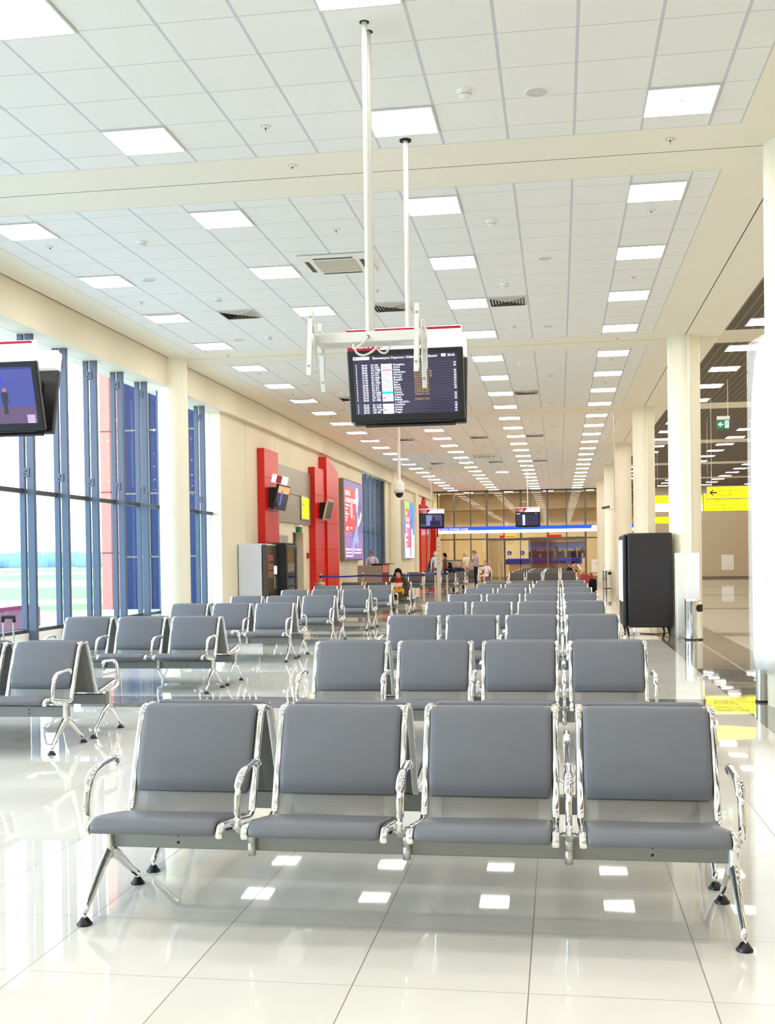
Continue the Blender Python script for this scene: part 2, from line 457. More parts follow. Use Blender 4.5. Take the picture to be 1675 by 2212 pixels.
# columns
def column(x, y, pipe, label):
    m = MB().lathe([(0.285, 0), (0.285, HC)], (x, y, 0), 40)
    o = struct('column', m, COLUMN, None, label)
    o['category'] = 'column'
    if pipe:
        q = MB().cyl((x + 0.06, y - 0.30, 0.0), (x + 0.06, y - 0.30, HC), 0.032, n=12)
        for z in (1.6, 4.7): q.cyl((x + 0.06, y - 0.30, z), (x + 0.06, y - 0.30, z + 0.05), 0.04, n=12)
        obj('downpipe', q, COLUMN, o)
for i, y in enumerate((11.0, 20.5, 30.06, 39.6, 49.1, 58.7)):
    column(2.25, y, i in (1, 2), 'round cream column at right, %s one along the aisle' % ORD[i])
column(-7.34, 20.5, False, 'round cream column standing before the tall windows')
column(-7.34, 49.1, False, 'round cream column beyond the second window by the desk')

# ceiling lamps --------------------------------------------------------
dm = MB().box(-0.285, 0.285, -0.285, 0.285, -0.006, 0.02).mesh('diffuser', EMITL)
fm = MB()
for a, b, c, d in ((-0.3, -0.285, -0.3, 0.3), (0.285, 0.3, -0.3, 0.3), (-0.285, 0.285, -0.3, -0.285), (-0.285, 0.285, 0.285, 0.3)): fm.box(a, b, c, d, -0.009, 0.02)
fm = fm.mesh('frame', TBAR)
rowname = {-6.13: 'the row nearest the windows', -3.73: 'the second row from the windows', -1.33: 'the middle row above the seats', 1.07: 'the row nearest the round columns',
           3.47: 'the first row above the right aisle', 5.87: 'the second row above the right aisle', 8.27: 'the third row above the right aisle', 10.67: 'the far right row of the aisle'}
def lamp(x, y, label, grp, me=None):
    o = link('ceiling_light', me or dm, None, (x, y, HC - 0.008)); tag(o, label, 'ceiling light', grp)
    link('frame', fm, o)
for x in (-6.13, -3.73, -1.33, 1.07, 3.47, 5.87, 8.27, 10.67):
    n = h = 0
    for j in range(-6, 24):
        y = 9.7685 + 2.38435 * j
        if x == -3.73 and 23 <= y <= 28: pass
        if y > 65: continue
        if x > 3 and y > 65: continue
        if in_view(x, y):
            lab = 'square white ceiling light, %s from the viewer in %s' % (ORD[n], rowname[x]); n += 1
        else:
            lab = 'square white ceiling light outside the picture, %s of %s' % (ORD[h], rowname[x]); h += 1
        lamp(x, y, lab, 'square ceiling lights in ' + rowname[x])
lm = MB().box(-0.285, 0.285, -0.285, 0.285, -0.006, 0.02).mesh('diffuser', EMITS)
for x in (-5.4, -3.0, -0.6, 1.8):
    lamp(x, 67.0, 'square ceiling light inside the lounge, %s' % {-5.4: 'leftmost', -3.0: 'second from the left', -0.6: 'second from the right', 1.8: 'rightmost'}[x], 'square ceiling lights inside the lounge', lm)
lamp(-2.55, 51.2, 'single square ceiling light set between two rows far down the hall', 'square ceiling lights off the rows')

# small ceiling devices --------------------------------------------------
spk = MB().lathe([(0.0, -0.012), (0.02, -0.012), (0.03, -0.004), (0.034, 0)], n=16).lathe([(0.008, -0.03), (0.008, -0.01)], n=8, mi=1).lathe([(0.002, -0.055), (0.02, -0.052), (0.02, -0.049), (0.006, -0.045), (0.006, -0.03)], n=12)
spk = spk.mesh('sprinkler', [WHITE, mat('red_bulb', lin(180, 30, 20), 0.3)])
sr = MB().lathe([(0.05, -0.004), (0.05, 0.0)], n=20).mesh('rosette', TBAR)
smk = MB().lathe([(0.0, -0.062), (0.022, -0.062), (0.03, -0.056), (0.05, -0.05), (0.056, -0.03)], n=20).lathe([(0.056, -0.03), (0.062, -0.012), (0.068, 0)], n=20).mesh('smoke_detector', WHITE)
smr = MB().lathe([(0.047, -0.044), (0.053, -0.044), (0.053, -0.038), (0.047, -0.038)], n=20).mesh('sensor_slot', mat('grey_slot', lin(120, 116, 108), 0.6))
spm = MB().lathe([(0.0, -0.006), (0.088, -0.006)], n=28, smooth=False, caps=False).mesh('ceiling_speaker', mat('speaker_mesh', lin(206, 204, 194), 0.7))
spr = MB().lathe([(0.086, -0.008), (0.092, -0.012), (0.105, -0.008), (0.108, 0)], n=28, caps=False).mesh('rim', WHITE)
def small(name, me, kids, x, y, label, cat, grp):
    o = link(name, me, None, (x, y, HC)); tag(o, label, cat, grp)
    for n, k in kids: link(n, k, o)
bays = [11.0 + 9.54 * k for k in range(-1, 6)]
cols3 = {-6.13: 'along the window side', -2.55: 'over the left and middle seats', 1.07: 'along the column side'}
k = {}
for x in cols3:
    n = 0
    for b in bays:
        for u in (1.82, 4.82, 8.2, 9.2):
            y = b + u
            if y < 64 and in_view(x, y):
                small('sprinkler', spk, [('rosette', sr)], x, y, 'small ceiling sprinkler head, %s from the viewer %s' % (ORD[n], cols3[x]), 'sprinkler', 'ceiling sprinklers ' + cols3[x]); n += 1
for x, w in ((-4.96, 'left'), (-0.73, 'right')):
    n = 0
    for b in bays:
        for u in (1.84, 4.86, 7.76):
            if b + u < 58 and in_view(x, b + u):
                small('smoke_detector', smk, [('sensor_slot', smr)], x, b + u, 'white round smoke detector, %s from the viewer in the %s ceiling line' % (ORD[n], w), 'smoke detector', 'smoke detectors in the %s line' % w); n += 1
for x, w in ((-5.54, 'left'), (-0.135, 'right')):
    n = 0
    for b in bays:
        for u in (3.58, 7.9):
            if b + u < 58 and in_view(x, b + u):
                small('ceiling_speaker', spm, [('rim', spr)], x, b + u, 'round flush ceiling speaker, %s from the viewer in the %s line' % (ORD[n], w), 'speaker', 'ceiling speakers in the %s line' % w); n += 1
# air diffusers
vb = MB().box(-0.29, 0.29, -0.29, 0.29, -0.002, 0.0, 1)
for i in range(6):
    a = 0.285 - i * 0.045
    for q in range(4):
        R = rotm(0, 0, q * PI / 2)
        w0, w1 = a, a - 0.030
        P = [(-w0, -w0, -0.004), (w0, -w0, -0.004), (w0 - 0.03, -w0 + 0.030, -0.026), (-w0 + 0.03, -w0 + 0.030, -0.026)]
        if w1 > 0.02: vb.add([R @ Vector(p) for p in P], [(0, 1, 2, 3)], 0)
VENTL = mat('vent_louvre', lin(196, 190, 178), 0.5)
vb = vb.mesh('air_vent', [VENTL, DARKHOLE])
vf = MB()
for a, b, c, d in ((-0.3, -0.28, -0.3, 0.3), (0.28, 0.3, -0.3, 0.3), (-0.28, 0.28, -0.3, -0.28), (-0.28, 0.28, 0.28, 0.3)): vf.box(a, b, c, d, -0.012, 0.0)
vf = vf.mesh('frame', TBAR)
for n, y in enumerate((16.9, 26.4, 35.96, 45.5)):
    for x, w in ((-6.13, 'beside the window row of lights'), (-4.93, 'between the two left light rows'), (-2.52, 'between the middle light rows'), (-0.73, 'right of the middle light row')):
        small('air_vent', vb, [('frame', vf)], x, y, 'square louvred ceiling air vent, %s from the viewer %s' % (ORD[n], w), 'air vent', 'air vents ' + w)
for y, w in ((14.27, 'near hanging pole'), (42.9, 'far down the hall')):
    t = thing('air_conditioner', 'white square ceiling cassette air conditioner ' + w, 'air conditioner', (-2.82, y, HC - 0.003))
    m = MB().rbox(-0.46, 0.46, -0.46, 0.46, -0.035, 0.0, 0.012)
    obj('panel', m, WHITE, t)
    obj('intake_grille', MB().rbox(-0.27, 0.27, -0.27, 0.27, -0.045, -0.03, 0.006), mat('beige_grille', lin(196, 186, 164), 0.6), t)
    for q in range(4):
        R = rotm(0, 0, q * PI / 2)
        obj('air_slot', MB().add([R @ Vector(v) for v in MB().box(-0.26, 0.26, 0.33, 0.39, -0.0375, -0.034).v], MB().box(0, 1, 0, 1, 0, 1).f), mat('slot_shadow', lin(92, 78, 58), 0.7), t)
# ================================================================== BEAM SEATING
def smooth_path(P, n=4):
    P = [Vector(p) for p in P]; out = []
    for i in range(len(P) - 1):
        a, b, c, d = P[max(i - 1, 0)], P[i], P[i + 1], P[min(i + 2, len(P) - 1)]
        for k in range(n):
            t = k / n
            out.append(0.5 * ((2 * b) + (c - a) * t + (2 * a - 5 * b + 4 * c - d) * t * t + (-a + 3 * b - 3 * c + d) * t ** 3))
    return out + [P[-1]]
def ribbon(mb, path, hw, th, off=0.0, rnd=0.006, mi=0, endround=True, x0=0.0):
    """sweep a rounded slab along a path in the y-z plane; th thickness on the upper side starting at off"""
    P = [Vector((0, p[0], p[1])) for p in path]; rings = []
    L = len(P)
    for i, p in enumerate(P):
        t = (P[min(i + 1, L - 1)] - P[max(i - 1, 0)]).normalized(); nrm = Vector((0, -t.z, t.y))
        if nrm.z < 0 and t.y > 0.3: nrm = -nrm
        k = 1.0; w = hw
        if endround:
            e = min(i, L - 1 - i)
            k = (0.45, 0.82, 0.96)[e] if e < 3 else 1.0
            w = hw - (0.010, 0.004, 0.001)[e] if e < 3 else hw
        h = th * k; r = min(rnd, h * 0.48)
        sec = [(-w, r), (-w + r * .3, r * .3), (-w + r, 0), (w - r, 0), (w - r * .3, r * .3), (w, r), (w, h - r), (w - r * .3, h - r * .3), (w - r, h), (w - 2.4 * r, h + r * .35), (-w + 2.4 * r, h + r * .35), (-w + r, h), (-w + r * .3, h - r * .3), (-w, h - r)]
        rings.append([p + Vector((x0 + a, 0, 0)) + nrm * (off + b) for a, b in sec])
    mb.loft(rings, mi)
PROF = [(-0.318, 0.382), (-0.322, 0.397), (-0.308, 0.410), (-0.27, 0.414), (-0.18, 0.402), (-0.05, 0.380), (0.06, 0.362), (0.112, 0.362), (0.142, 0.380), (0.165, 0.43), (0.20, 0.53), (0.25, 0.655), (0.29, 0.745), (0.312, 0.783), (0.335, 0.797)]
SM = smooth_path([Vector((0, p[0], p[1])) for p in PROF], 4)
SM = [(p.y, p.z) for p in SM]
PITCH_S = 0.653
def sub(path, f): return [p for p in path if f(p)]
iseat = max(i for i, p in enumerate(SM) if p[0] < 0.08)
iback = min(i for i, p in enumerate(SM) if p[0] > 0.14 and p[1] > 0.432)
SHELL = MB(); ribbon(SHELL, SM, 0.262, 0.004, -0.002, 0.0015, endround=False); SHELLM = SHELL.mesh('seat', PERF)
def pads(m):
    a = MB(); ribbon(a, SM[2:iseat], 0.259, 0.023, 0.003, 0.011)
    b = MB(); ribbon(b, SM[iback:-1], 0.260, 0.030, 0.003, 0.012)
    return a.mesh('seat_cushion', m), b.mesh('back_cushion', m)
PADM = {'grey': pads(PAD), 'dark': pads(PADD)}
FR = []
for sx in (-1, 1):
    a = MB(); ribbon(a, [SM[0]] + SM[1:] + [(0.352, 0.798)], 0.0145, 0.030, -0.014, 0.006, endround=False, x0=sx * 0.2755)
    FR.append(a.mesh('side_frame', CHROME))
TOPB = MB().tube([(-0.26, 0.346, 0.797), (0.26, 0.346, 0.797)], 0.008, 8).mesh('top_rail', CHROME)
AP = smooth_path([(0, -0.02, 0.352), (0, -0.10, 0.362), (0, -0.20, 0.376), (0, -0.238, 0.398), (0, -0.250, 0.44), (0, -0.245, 0.50), (0, -0.222, 0.562), (0, -0.180, 0.600), (0, -0.12, 0.612), (0, -0.03, 0.617), (0, 0.035, 0.618), (0, 0.055, 0.607)], 3)
nA = len(AP)
def armrest(sides):
    am = MB()
    am.tube(AP, [0.019 if i < nA * .72 else 0.016 for i in range(nA)], 10, sec=(0.95, 0.72))
    am.tube([(0, 0.028, 0.616), (0, 0.052, 0.612), (0, 0.066, 0.596), (0, 0.068, 0.584)], [0.014, 0.017, 0.016, 0.009], 10)
    for sx in sides:   # lugs towards the seat pans
        am.tube([(0, -0.10, 0.362), (sx * 0.030, -0.13, 0.374), (sx * 0.046, -0.19, 0.384)], [0.014, 0.012, 0.010], 8)
    return am.mesh('armrest', CHROME)
ARM = armrest((-1, 1)); ARML = armrest((1,)); ARMR = armrest((-1,))
STUB = MB().lathe([(0.0135, 0.235), (0.0175, 0.238), (0.0175, 0.285), (0.0165, 0.287), (0.0165, 0.29), (0.0185, 0.292), (0.019, 0.36), (0.012, 0.366)], (0, -0.045, 0), 16).mesh('post', STEEL)
lg = MB()
lg.tube([(0, -0.04, 0.372), (0, -0.04, 0.30), (0, -0.035, 0.24), (0, -0.03, 0.212)], [0.020, 0.021, 0.024, 0.027], 12)
lg.tube([(0, -0.005, 0.225), (0, -0.05, 0.226), (0, -0.12, 0.182), (0, -0.22, 0.100), (0, -0.262, 0.067), (0, -0.281, 0.05), (0, -0.285, 0.026)], [0.016, 0.027, 0.024, 0.018, 0.016, 0.0155, 0.014], 10, sec=(0.8, 1.1), upv=(0, .3, 1))
lg.tube([(0, -0.06, 0.225), (0, 0.0, 0.226), (0, 0.08, 0.182), (0, 0.19, 0.105), (0, 0.252, 0.068), (0, 0.281, 0.05), (0, 0.285, 0.026)], [0.016, 0.027, 0.024, 0.018, 0.016, 0.0155, 0.014], 10, sec=(0.8, 1.1), upv=(0, -.3, 1))
LEG = lg.mesh('leg', CHROME)
FOOT = MB().lathe([(0.031, 0.0), (0.032, 0.006), (0.022, 0.018), (0.015, 0.030), (0.0, 0.032)], n=16).mesh('foot', BLACK)

def make_bench(n, kind):
    t = link('waiting_bench', None)
    half = n * PITCH_S / 2 - 0.018
    kids = []
    def part(name, me, x=0.0, y=0.0, parent=None):
        o = link(name, me, parent or t, (x, y, 0))
        return o
    bm = MB().rbox(-half - 0.012, half + 0.012, -0.026, 0.026, 0.25, 0.335, 0.004)
    obj('beam', bm, BEAM, t)
    for i in range(n):
        x = (i - (n - 1) / 2) * PITCH_S
        s = part('seat', SHELLM, x)
        link('seat_cushion', PADM[kind][0], s); link('back_cushion', PADM[kind][1], s)
        for f in FR: link('side_frame', f, s)
        link('top_rail', TOPB, s)
        if i in (0, n - 1):
            h = MB()
            for z in (0.276, 0.306): h.cyl((x, -0.0275, z), (x, -0.025, z), 0.006, n=10)
            obj('bolt_hole', h, DARKHOLE, t)
    for i in range(n + 1):
        x = (i - n / 2) * PITCH_S
        if i == 0: x = -half
        if i == n: x = half
        part('armrest', ARML if i == 0 else ARMR if i == n else ARM, x)
        if 0 < i < n: part('post', STUB, x)
    for x in (-half, half):
        l = part('leg', LEG, x)
        for y in (-0.285, 0.285): link('foot', FOOT, l, (0, y, 0))
    return t
PROTO = {}
def bench(n, kind, x, y, rz, label, grp):
    if (n, kind) not in PROTO: o = PROTO[(n, kind)] = make_bench(n, kind)
    else: o = copy_tree(PROTO[(n, kind)])
    o.location = (x, y, 0); o.rotation_euler = (0, 0, rz)
    tag(o, label, 'bench', grp)
def pair(n, kind, x, yc, where, grp, gap=0.383):
    bench(n, kind, x, yc - gap, 0, '%s bench facing the viewer %s' % ({4: 'four-seat ', 3: 'three-seat '}[n] + {'grey': 'grey', 'dark': 'dark brown'}[kind], where), grp)
    bench(n, kind, x, yc + gap, PI, '%s bench facing away from the viewer %s' % ({4: 'four-seat ', 3: 'three-seat '}[n] + {'grey': 'grey', 'dark': 'dark brown'}[kind], where), grp)
for i, y in enumerate((4.875, 8.54, 12.24, 15.82, 19.05, 22.45, 25.55, 28.5)):
    pair(4, 'grey', -0.628, y, 'in the %s middle row' % ORD[i], 'grey benches of the middle block')
for i, y in enumerate((42.55, 46.0, 49.5, 53.0, 56.5)):
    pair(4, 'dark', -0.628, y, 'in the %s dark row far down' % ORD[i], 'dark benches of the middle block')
for i, y in enumerate((8.575, 12.32, 15.9, 18.93, 22.52, 25.6)):
    pair(3, 'grey', -4.803, y, 'in the %s window-side row' % ORD[i], 'grey benches of the window block')
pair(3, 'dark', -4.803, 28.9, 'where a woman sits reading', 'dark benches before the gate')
for i, (x, y) in enumerate(((-5.30, 43.5), (-5.22, 47.0), (-5.00, 50.9))):
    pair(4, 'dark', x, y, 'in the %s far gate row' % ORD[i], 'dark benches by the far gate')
# ================================================================== OUTSIDE
OUT = mat('airfield', lin(150, 160, 150), 0.9, 0, 0.1)
g = G(OUT)
d = g.m('ADD', g.m('MULTIPLY', g.x, -0.42), g.m('MULTIPLY', g.y, 0.907))
gr = g.OR(g.OR(g.band(d, 49, 56), g.band(d, 64, 96)), g.OR(g.band(d, 128, 190), g.band(d, 240, 330)))
gn = g.noise(0.35, 4)
c0 = g.mix(gr, g.mix(gn, lin(196, 206, 212), lin(214, 220, 222)), g.mix(gn, lin(128, 158, 100), lin(158, 180, 120)))
c0 = g.mix(g.OR(g.line(d, 46, 400, 0.25), g.band(d, 61.5, 62.2)), c0, lin(235, 235, 230))
g.out('Base Color', c0)
gp = MB().add([(-900, -60, -0.6), (-8.3, -60, -0.6), (-8.3, 1200, -0.6), (-900, 1200, -0.6)], [(0, 1, 2, 3)])
struct('ground', gp, OUT)
random.seed(4)
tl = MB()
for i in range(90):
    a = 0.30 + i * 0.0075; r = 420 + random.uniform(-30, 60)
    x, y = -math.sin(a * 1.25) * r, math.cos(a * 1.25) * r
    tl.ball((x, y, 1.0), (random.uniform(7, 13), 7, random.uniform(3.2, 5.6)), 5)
o = obj('treeline', tl, mat('haze_tinted_trees', lin(130, 156, 166), 0.9)); tag(o, 'hazy line of trees on the horizon beyond the airfield', 'trees', None, 'stuff')  # distance haze is put into the pale blue tree colour
# wing of the terminal seen through the glass
t = thing('exterior_building', 'red clad terminal wing with blue glazing seen through the windows', 'building', (-13.6, 45, -0.6))
m = MB().box(-5.8, -4.85, 0, 9, 0, 16)
for z in (2.4, 5.0, 7.6, 10.2, 12.8): m.box(-5.82, -4.83, -0.012, 9, z, z + 0.05, 1)
for x in (-5.35,): m.box(x, x + 0.03, -0.012, 0, 0, 16, 1)
obj('red_wall', m, [mat('brick_red_panels', lin(206, 120, 104), 0.6), mat('panel_joint', lin(120, 60, 50), 0.8)], t)
m = MB().box(-4.85, 5.2, 0.1, 9, 0, 16)
obj('glass_wall', m, mat('blue_facade_glass', lin(30, 38, 76), 0.25, 0.0, 0.25), t)
m = MB()
for z in (2.2, 4.9, 7.6, 10.3): m.box(-4.85, 5.2, 0.05, 0.12, z, z + 0.08)
for k in range(9): m.box(-4.85 + 1.15 * k, -4.77 + 1.15 * k, 0.05, 0.12, 0, 16)
obj('facade_bar', m, FRAMEG, t)
t = thing('airport_bus', 'maroon airport bus parked outside below the window sill', 'bus', (-14.6, 24.5, -0.6), 0.1)
obj('body', MB().rbox(-1.2, 1.2, -3.2, 3.2, 0.28, 0.96, 0.1), mat('maroon_paint', lin(120, 30, 60), 0.3), t)
for x in (-1.1, 1.1):
    for y in (-2.2, 2.2): obj('wheel', MB().cyl((x - 0.1, y, 0.3), (x + 0.1, y, 0.3), 0.3), BLACKM, t)

# ================================================================== LEFT WALL
def red_tower(y0, y1, zt, xf, seams, label, zb=0.0, poly=None):
    m = MB()
    if poly: m.prism(poly, 'x', WX + 0.004, xf)
    else: m.box(WX + 0.004, xf, y0, y1, zb, zt)
    for z in seams: m.box(WX + 0.004, xf + 0.003, y0 + 0.001, y1 - 0.001, z - 0.006, z + 0.006, 1)
    o = obj('red_panel', m, [RED, mat('red_joint', lin(96, 8, 6), 0.6)]); tag(o, label, 'wall panel', 'red cladding panels by the gates')
red_tower(27.05, 28.45, 4.27, -7.31, (1.9, 2.71, 3.55), 'red cladding pillar behind the vending machines')
red_tower(32.82, 34.25, 4.25, -7.30, (0.95, 1.75, 2.58, 3.42), 'shorter red cladding pillar just right of the gate doorway')
red_tower(34.3, 36.1, 4.6, -7.24, (0.95, 1.75, 2.58, 3.42), 'taller slant-topped red cladding pillar beside the doorway pillar', poly=[(34.27, 0), (36.1, 0), (36.1, 4.29), (34.36, 4.68), (34.27, 4.68)])
m = MB().box(WX + 0.004, -7.44, 28.45, 32.82, 2.48, 4.03).box(WX + 0.004, -7.437, 28.45, 32.82, 3.28, 3.295, 1)
o = obj('grey_panel', m, [GREYP, DARKHOLE]); tag(o, 'grey metal cladding panel above the gate doorway', 'wall panel')
t = thing('gate_sign', 'yellow illuminated sign with number 40 on grey panel', 'sign', (-7.436, 31.9, 2.95))
obj('frame', MB().rbox(0, 0.05, -0.46, 0.46, -0.36, 0.36, 0.01), STEEL, t)
obj('face', MB().box(0.05, 0.054, -0.43, 0.43, -0.31, 0.31), YELLOW, t)
text('lettering', '40', 0.36, INKK, t, (0.056, -0.38, 0.0), (PI / 2, 0, PI / 2), sx=0.9)
text('lettering', 'Выход на посадку', 0.085, INK, t, (0.056, -0.38, -0.13), (PI / 2, 0, PI / 2))
text('lettering', 'Gate', 0.085, INK, t, (0.056, -0.38, -0.25), (PI / 2, 0, PI / 2))
t = thing('exit_sign', 'small green and white exit sign box above the gate doorway', 'sign', (WX, 31.25, 2.3))
obj('box', MB().rbox(0, 0.12, -0.16, 0.16, -0.07, 0.08, 0.01), mat('exit_green', lin(20, 110, 60), 0.4), t)
obj('cap', MB().rbox(0, 0.14, -0.17, 0.17, 0.08, 0.14, 0.01), WHITE, t)
# gate door in the recess
d = link('door_1', None, None, (-7.79, 31.37, 0)); d['kind'] = 'structure'
m = MB().box(0, 0.05, -0.64, 0.64, 0, 2.22)
obj('door_leaf', m, mat('grey_door', lin(128, 124, 118), 0.4, 0.3), d)
m = MB()
for y in (-0.62, -0.34, -0.03, 0.03, 0.34, 0.6): m.box(0.05, 0.062, y - 0.022, y + 0.022, 0.02, 2.2)
obj('door_frame', m, FRAMEG, d)
for y in (-0.12, 0.2):
    obj('door_handle', MB().tube([(0.07, y, 1.18), (0.13, y, 1.12), (0.16, y, 1.04), (0.08, y + .1, 1.03)], 0.012, 8), WHITE, d)
t = thing('steel_panel', 'grey steel access panel on wall beside vending machine', 'panel', (WX + 0.004, 29.5, 0))
obj('plate', MB().rbox(0, 0.06, -0.42, 0.42, 0.1, 2.13, 0.02), STEEL, t)
obj('hinge', MB().box(0.02, 0.075, 0.42, 0.47, 1.7, 1.9), BLACKM, t)
o = obj('card_reader', MB().rbox(WX, -7.42, 30.50, 30.62, 1.33, 1.52, 0.01), STEEL); tag(o, 'small steel card reader on wall left of gate doorway', 'card reader')
o = obj('wall_switch', MB().rbox(WX, -7.47, 30.52, 30.60, 1.05, 1.15, 0.008), BLACKM); tag(o, 'small black wall switch below the card reader', 'switch')
o = obj('fire_call_point', MB().rbox(WX, -7.44, 32.42, 32.56, 1.47, 1.64, 0.012), mat('alarm_red', lin(190, 16, 20), 0.35)); tag(o, 'small red fire call point on wall right of doorway', 'alarm')
# vending machines
t = thing('vending_machine', 'white sided drinks vending machine against the cream wall', 'vending machine', (-7.2, 25.75, 0))
obj('cabinet', MB().rbox(-0.28, 0.28, -0.55, 0.5, 0.04, 1.835, 0.015), mat('pale_blue_white_panel', lin(214, 220, 232), 0.35), t)
fd = obj('front', MB().rbox(0.28, 0.40, -0.53, 0.48, 0.06, 1.82, 0.03), mat('vending_front', lin(92, 82, 74), 0.3, 0.5), t)
m = MB()
for k in range(3): m.rbox(0.395, 0.41, -0.40, 0.10, 1.42 - k * 0.2, 1.56 - k * 0.2, 0.01)
obj('product_picture', m, mat('coffee_picture', lin(150, 80, 56), 0.4), t)
obj('display', MB().rbox(0.395, 0.412, 0.16, 0.40, 1.1, 1.3, 0.01), mat('lit_display', lin(220, 230, 240), 0.3, emit=(0.8, 0.85, 1, 1), estr=0.7), t)
obj('coin_panel', MB().rbox(0.395, 0.42, 0.16, 0.40, 0.75, 1.05, 0.01), STEEL, t)
obj('tray', MB().rbox(0.39, 0.415, -0.36, 0.05, 0.42, 0.68, 0.02), BLACK, t)
t = thing('snack_machine', 'black vending machine with lit glass front beside white one', 'vending machine', (-6.96, 26.42, 0))
obj('cabinet', MB().rbox(-0.29, 0.35, -0.13, 1.0, 0.04, 1.86, 0.015), BLACKM, t)
obj('glass_front', MB().box(0.35, 0.362, 0.0, 0.8, 0.42, 1.72), mat('snack_glass', lin(24, 22, 26), 0.05, 0, 0.9), t)
obj('frame', MB().rbox(0.34, 0.375, -0.12, 0.0, 0.2, 1.8, 0.01).rbox(0.34, 0.375, 0.8, 0.99, 0.2, 1.8, 0.01).rbox(0.34, 0.375, 0.0, 0.8, 1.72, 1.8, 0.01).rbox(0.34, 0.375, 0.0, 0.8, 0.2, 0.42, 0.01), BLACK, t)

# light-box posters ---------------------------------------------------
PM = {}
def pm(n, c, e=0.5): return mat('poster_' + n, c, 0.35, emit=c, estr=e)
def quad(m, y0, y1, z0, z1, x, mi): m.add([(x, y0, z0), (x, y1, z0), (x, y1, z1), (x, y0, z1)], [(0, 1, 2, 3)], mi)
t = thing('advertising_lightbox', 'tall purple advertising poster with red panel and large zero', 'poster', (WX, 37.5, 1.38), 0, 'advertising light boxes on the left wall')
obj('case', MB().rbox(0, 0.17, 0, 3.6, 0, 2.86, 0.02), mat('bronze_case', lin(128, 116, 100), 0.4, 0.3), t)
pf = MB()
quad(pf, 0.06, 3.54, 0.06, 2.80, 0.171, 0)
quad(pf, 0.06, 3.54, 0.06, 0.75, 0.1715, 1)
quad(pf, 0.16, 2.10, 1.05, 2.56, 0.172, 2)
quad(pf, 0.14, 1.00, 0.92, 1.32, 0.1725, 3)
ph = obj('picture', pf, [pm('violet', lin(104, 92, 150)), pm('plum', lin(128, 96, 160)), pm('red', lin(226, 62, 62), .7), pm('bright_red', lin(246, 60, 66), .7)], t)
wv = MB()
for k in range(9):
    for (a, b) in ((0.1, 1.5), (2.3, 3.5)):
        pts = [(0.173, a + (b - a) * i / 8, 0.28 + k * 0.085 + 0.022 * math.sin(i * 1.1 + k)) for i in range(9)]
        wv.loft([[(p[0], p[1], p[2] - 0.006), (p[0], p[1], p[2] + 0.006)] for p in pts], 0, False, False, False)
obj('wave_pattern', wv, pm('lilac', lin(206, 190, 232)), t)
fig = MB()      # a leaping figure with a ball above
fig.loft([[(0.174, 2.5 + r * math.cos(q) * s, 2.32 + r * math.sin(q)) for q in [2 * PI * j / 20 for j in range(20)]] for r, s in ((0.0, 1), (0.34, 0.85))], 0, False, False)
def flat(pts, w, mi): 
    for (a, b), (c, e) in zip(pts[:-1], pts[1:]):
        v = Vector((0, c - a, e - b)).normalized(); nn = Vector((0, -v.z, v.y)) * w
        A, B = Vector((0.1745, a, b)), Vector((0.1745, c, e))
        fig.add([A + nn, A - nn, B - nn * .8, B + nn * .8], [(0, 1, 2, 3)], mi)
flat([(2.45, 2.0), (2.55, 1.75)], 0.12, 0)
flat([(2.5, 1.2), (2.3, 0.95), (1.75, 0.62), (1.6, 0.2)], 0.20, 1)
flat([(2.2, 1.0), (2.6, 0.6)], 0.22, 1)
flat([(2.6, 1.3), (3.1, 1.5), (3.3, 1.75)], 0.10, 0)
fig.loft([[(0.1742, 2.62 + r * math.cos(q) * 1.0, 1.48 + r * 1.6 * math.sin(q)) for q in [2 * PI * j / 16 for j in range(16)]] for r in (0.0, 0.15)], 2, False, False)
obj('printed_figure', fig, [pm('white', lin(238, 240, 250), .8), pm('pale_blue', lin(150, 164, 216)), pm('skin', lin(214, 164, 150))], t)
TW = mat('poster_white_text', lin(250, 246, 246), 0.4, emit=(1, 1, 1, 1), estr=0.8)
ZR = (PI / 2, 0, PI / 2)
text('lettering', 'ОБЩАЙТЕСЬ\nНА ЛЮБОМ РАССТОЯНИИ', 0.22, TW, t, (0.1735, 0.24, 2.30), ZR, spacing=1.15, sx=0.68, bold=0.006)
text('lettering', 'Входящие вызовы\nв роуминге\nв сети', 0.10, TW, t, (0.1735, 0.26, 1.92), ZR, spacing=1.25, sx=0.95)
text('lettering', 'Подключайтесь\nбесплатно\nпо МТС', 0.10, TW, t, (0.1735, 0.26, 1.60), ZR, spacing=1.1, sx=0.85)
text('lettering', '0', 0.78, TW, t, (0.1735, 1.22, 1.50), ZR, sx=0.95)
text('lettering', 'р.', 0.2, TW, t, (0.1735, 1.76, 1.50), ZR)
text('lettering', 'МТС', 0.19, TW, t, (0.1735, 0.42, 1.05), ZR, bold=0.006)
text('lettering', '0890 МТС', 0.10, TW, t, (0.1735, 1.1, 1.12), ZR)
text('lettering', 'Подробности на сайте и в салонах связи оператора\nУслуга доступна во всех странах мира и роуминге\nНе является рекламой', 0.105, TW, t, (0.1735, 0.24, 0.36), ZR, spacing=1.1, sx=1.15)

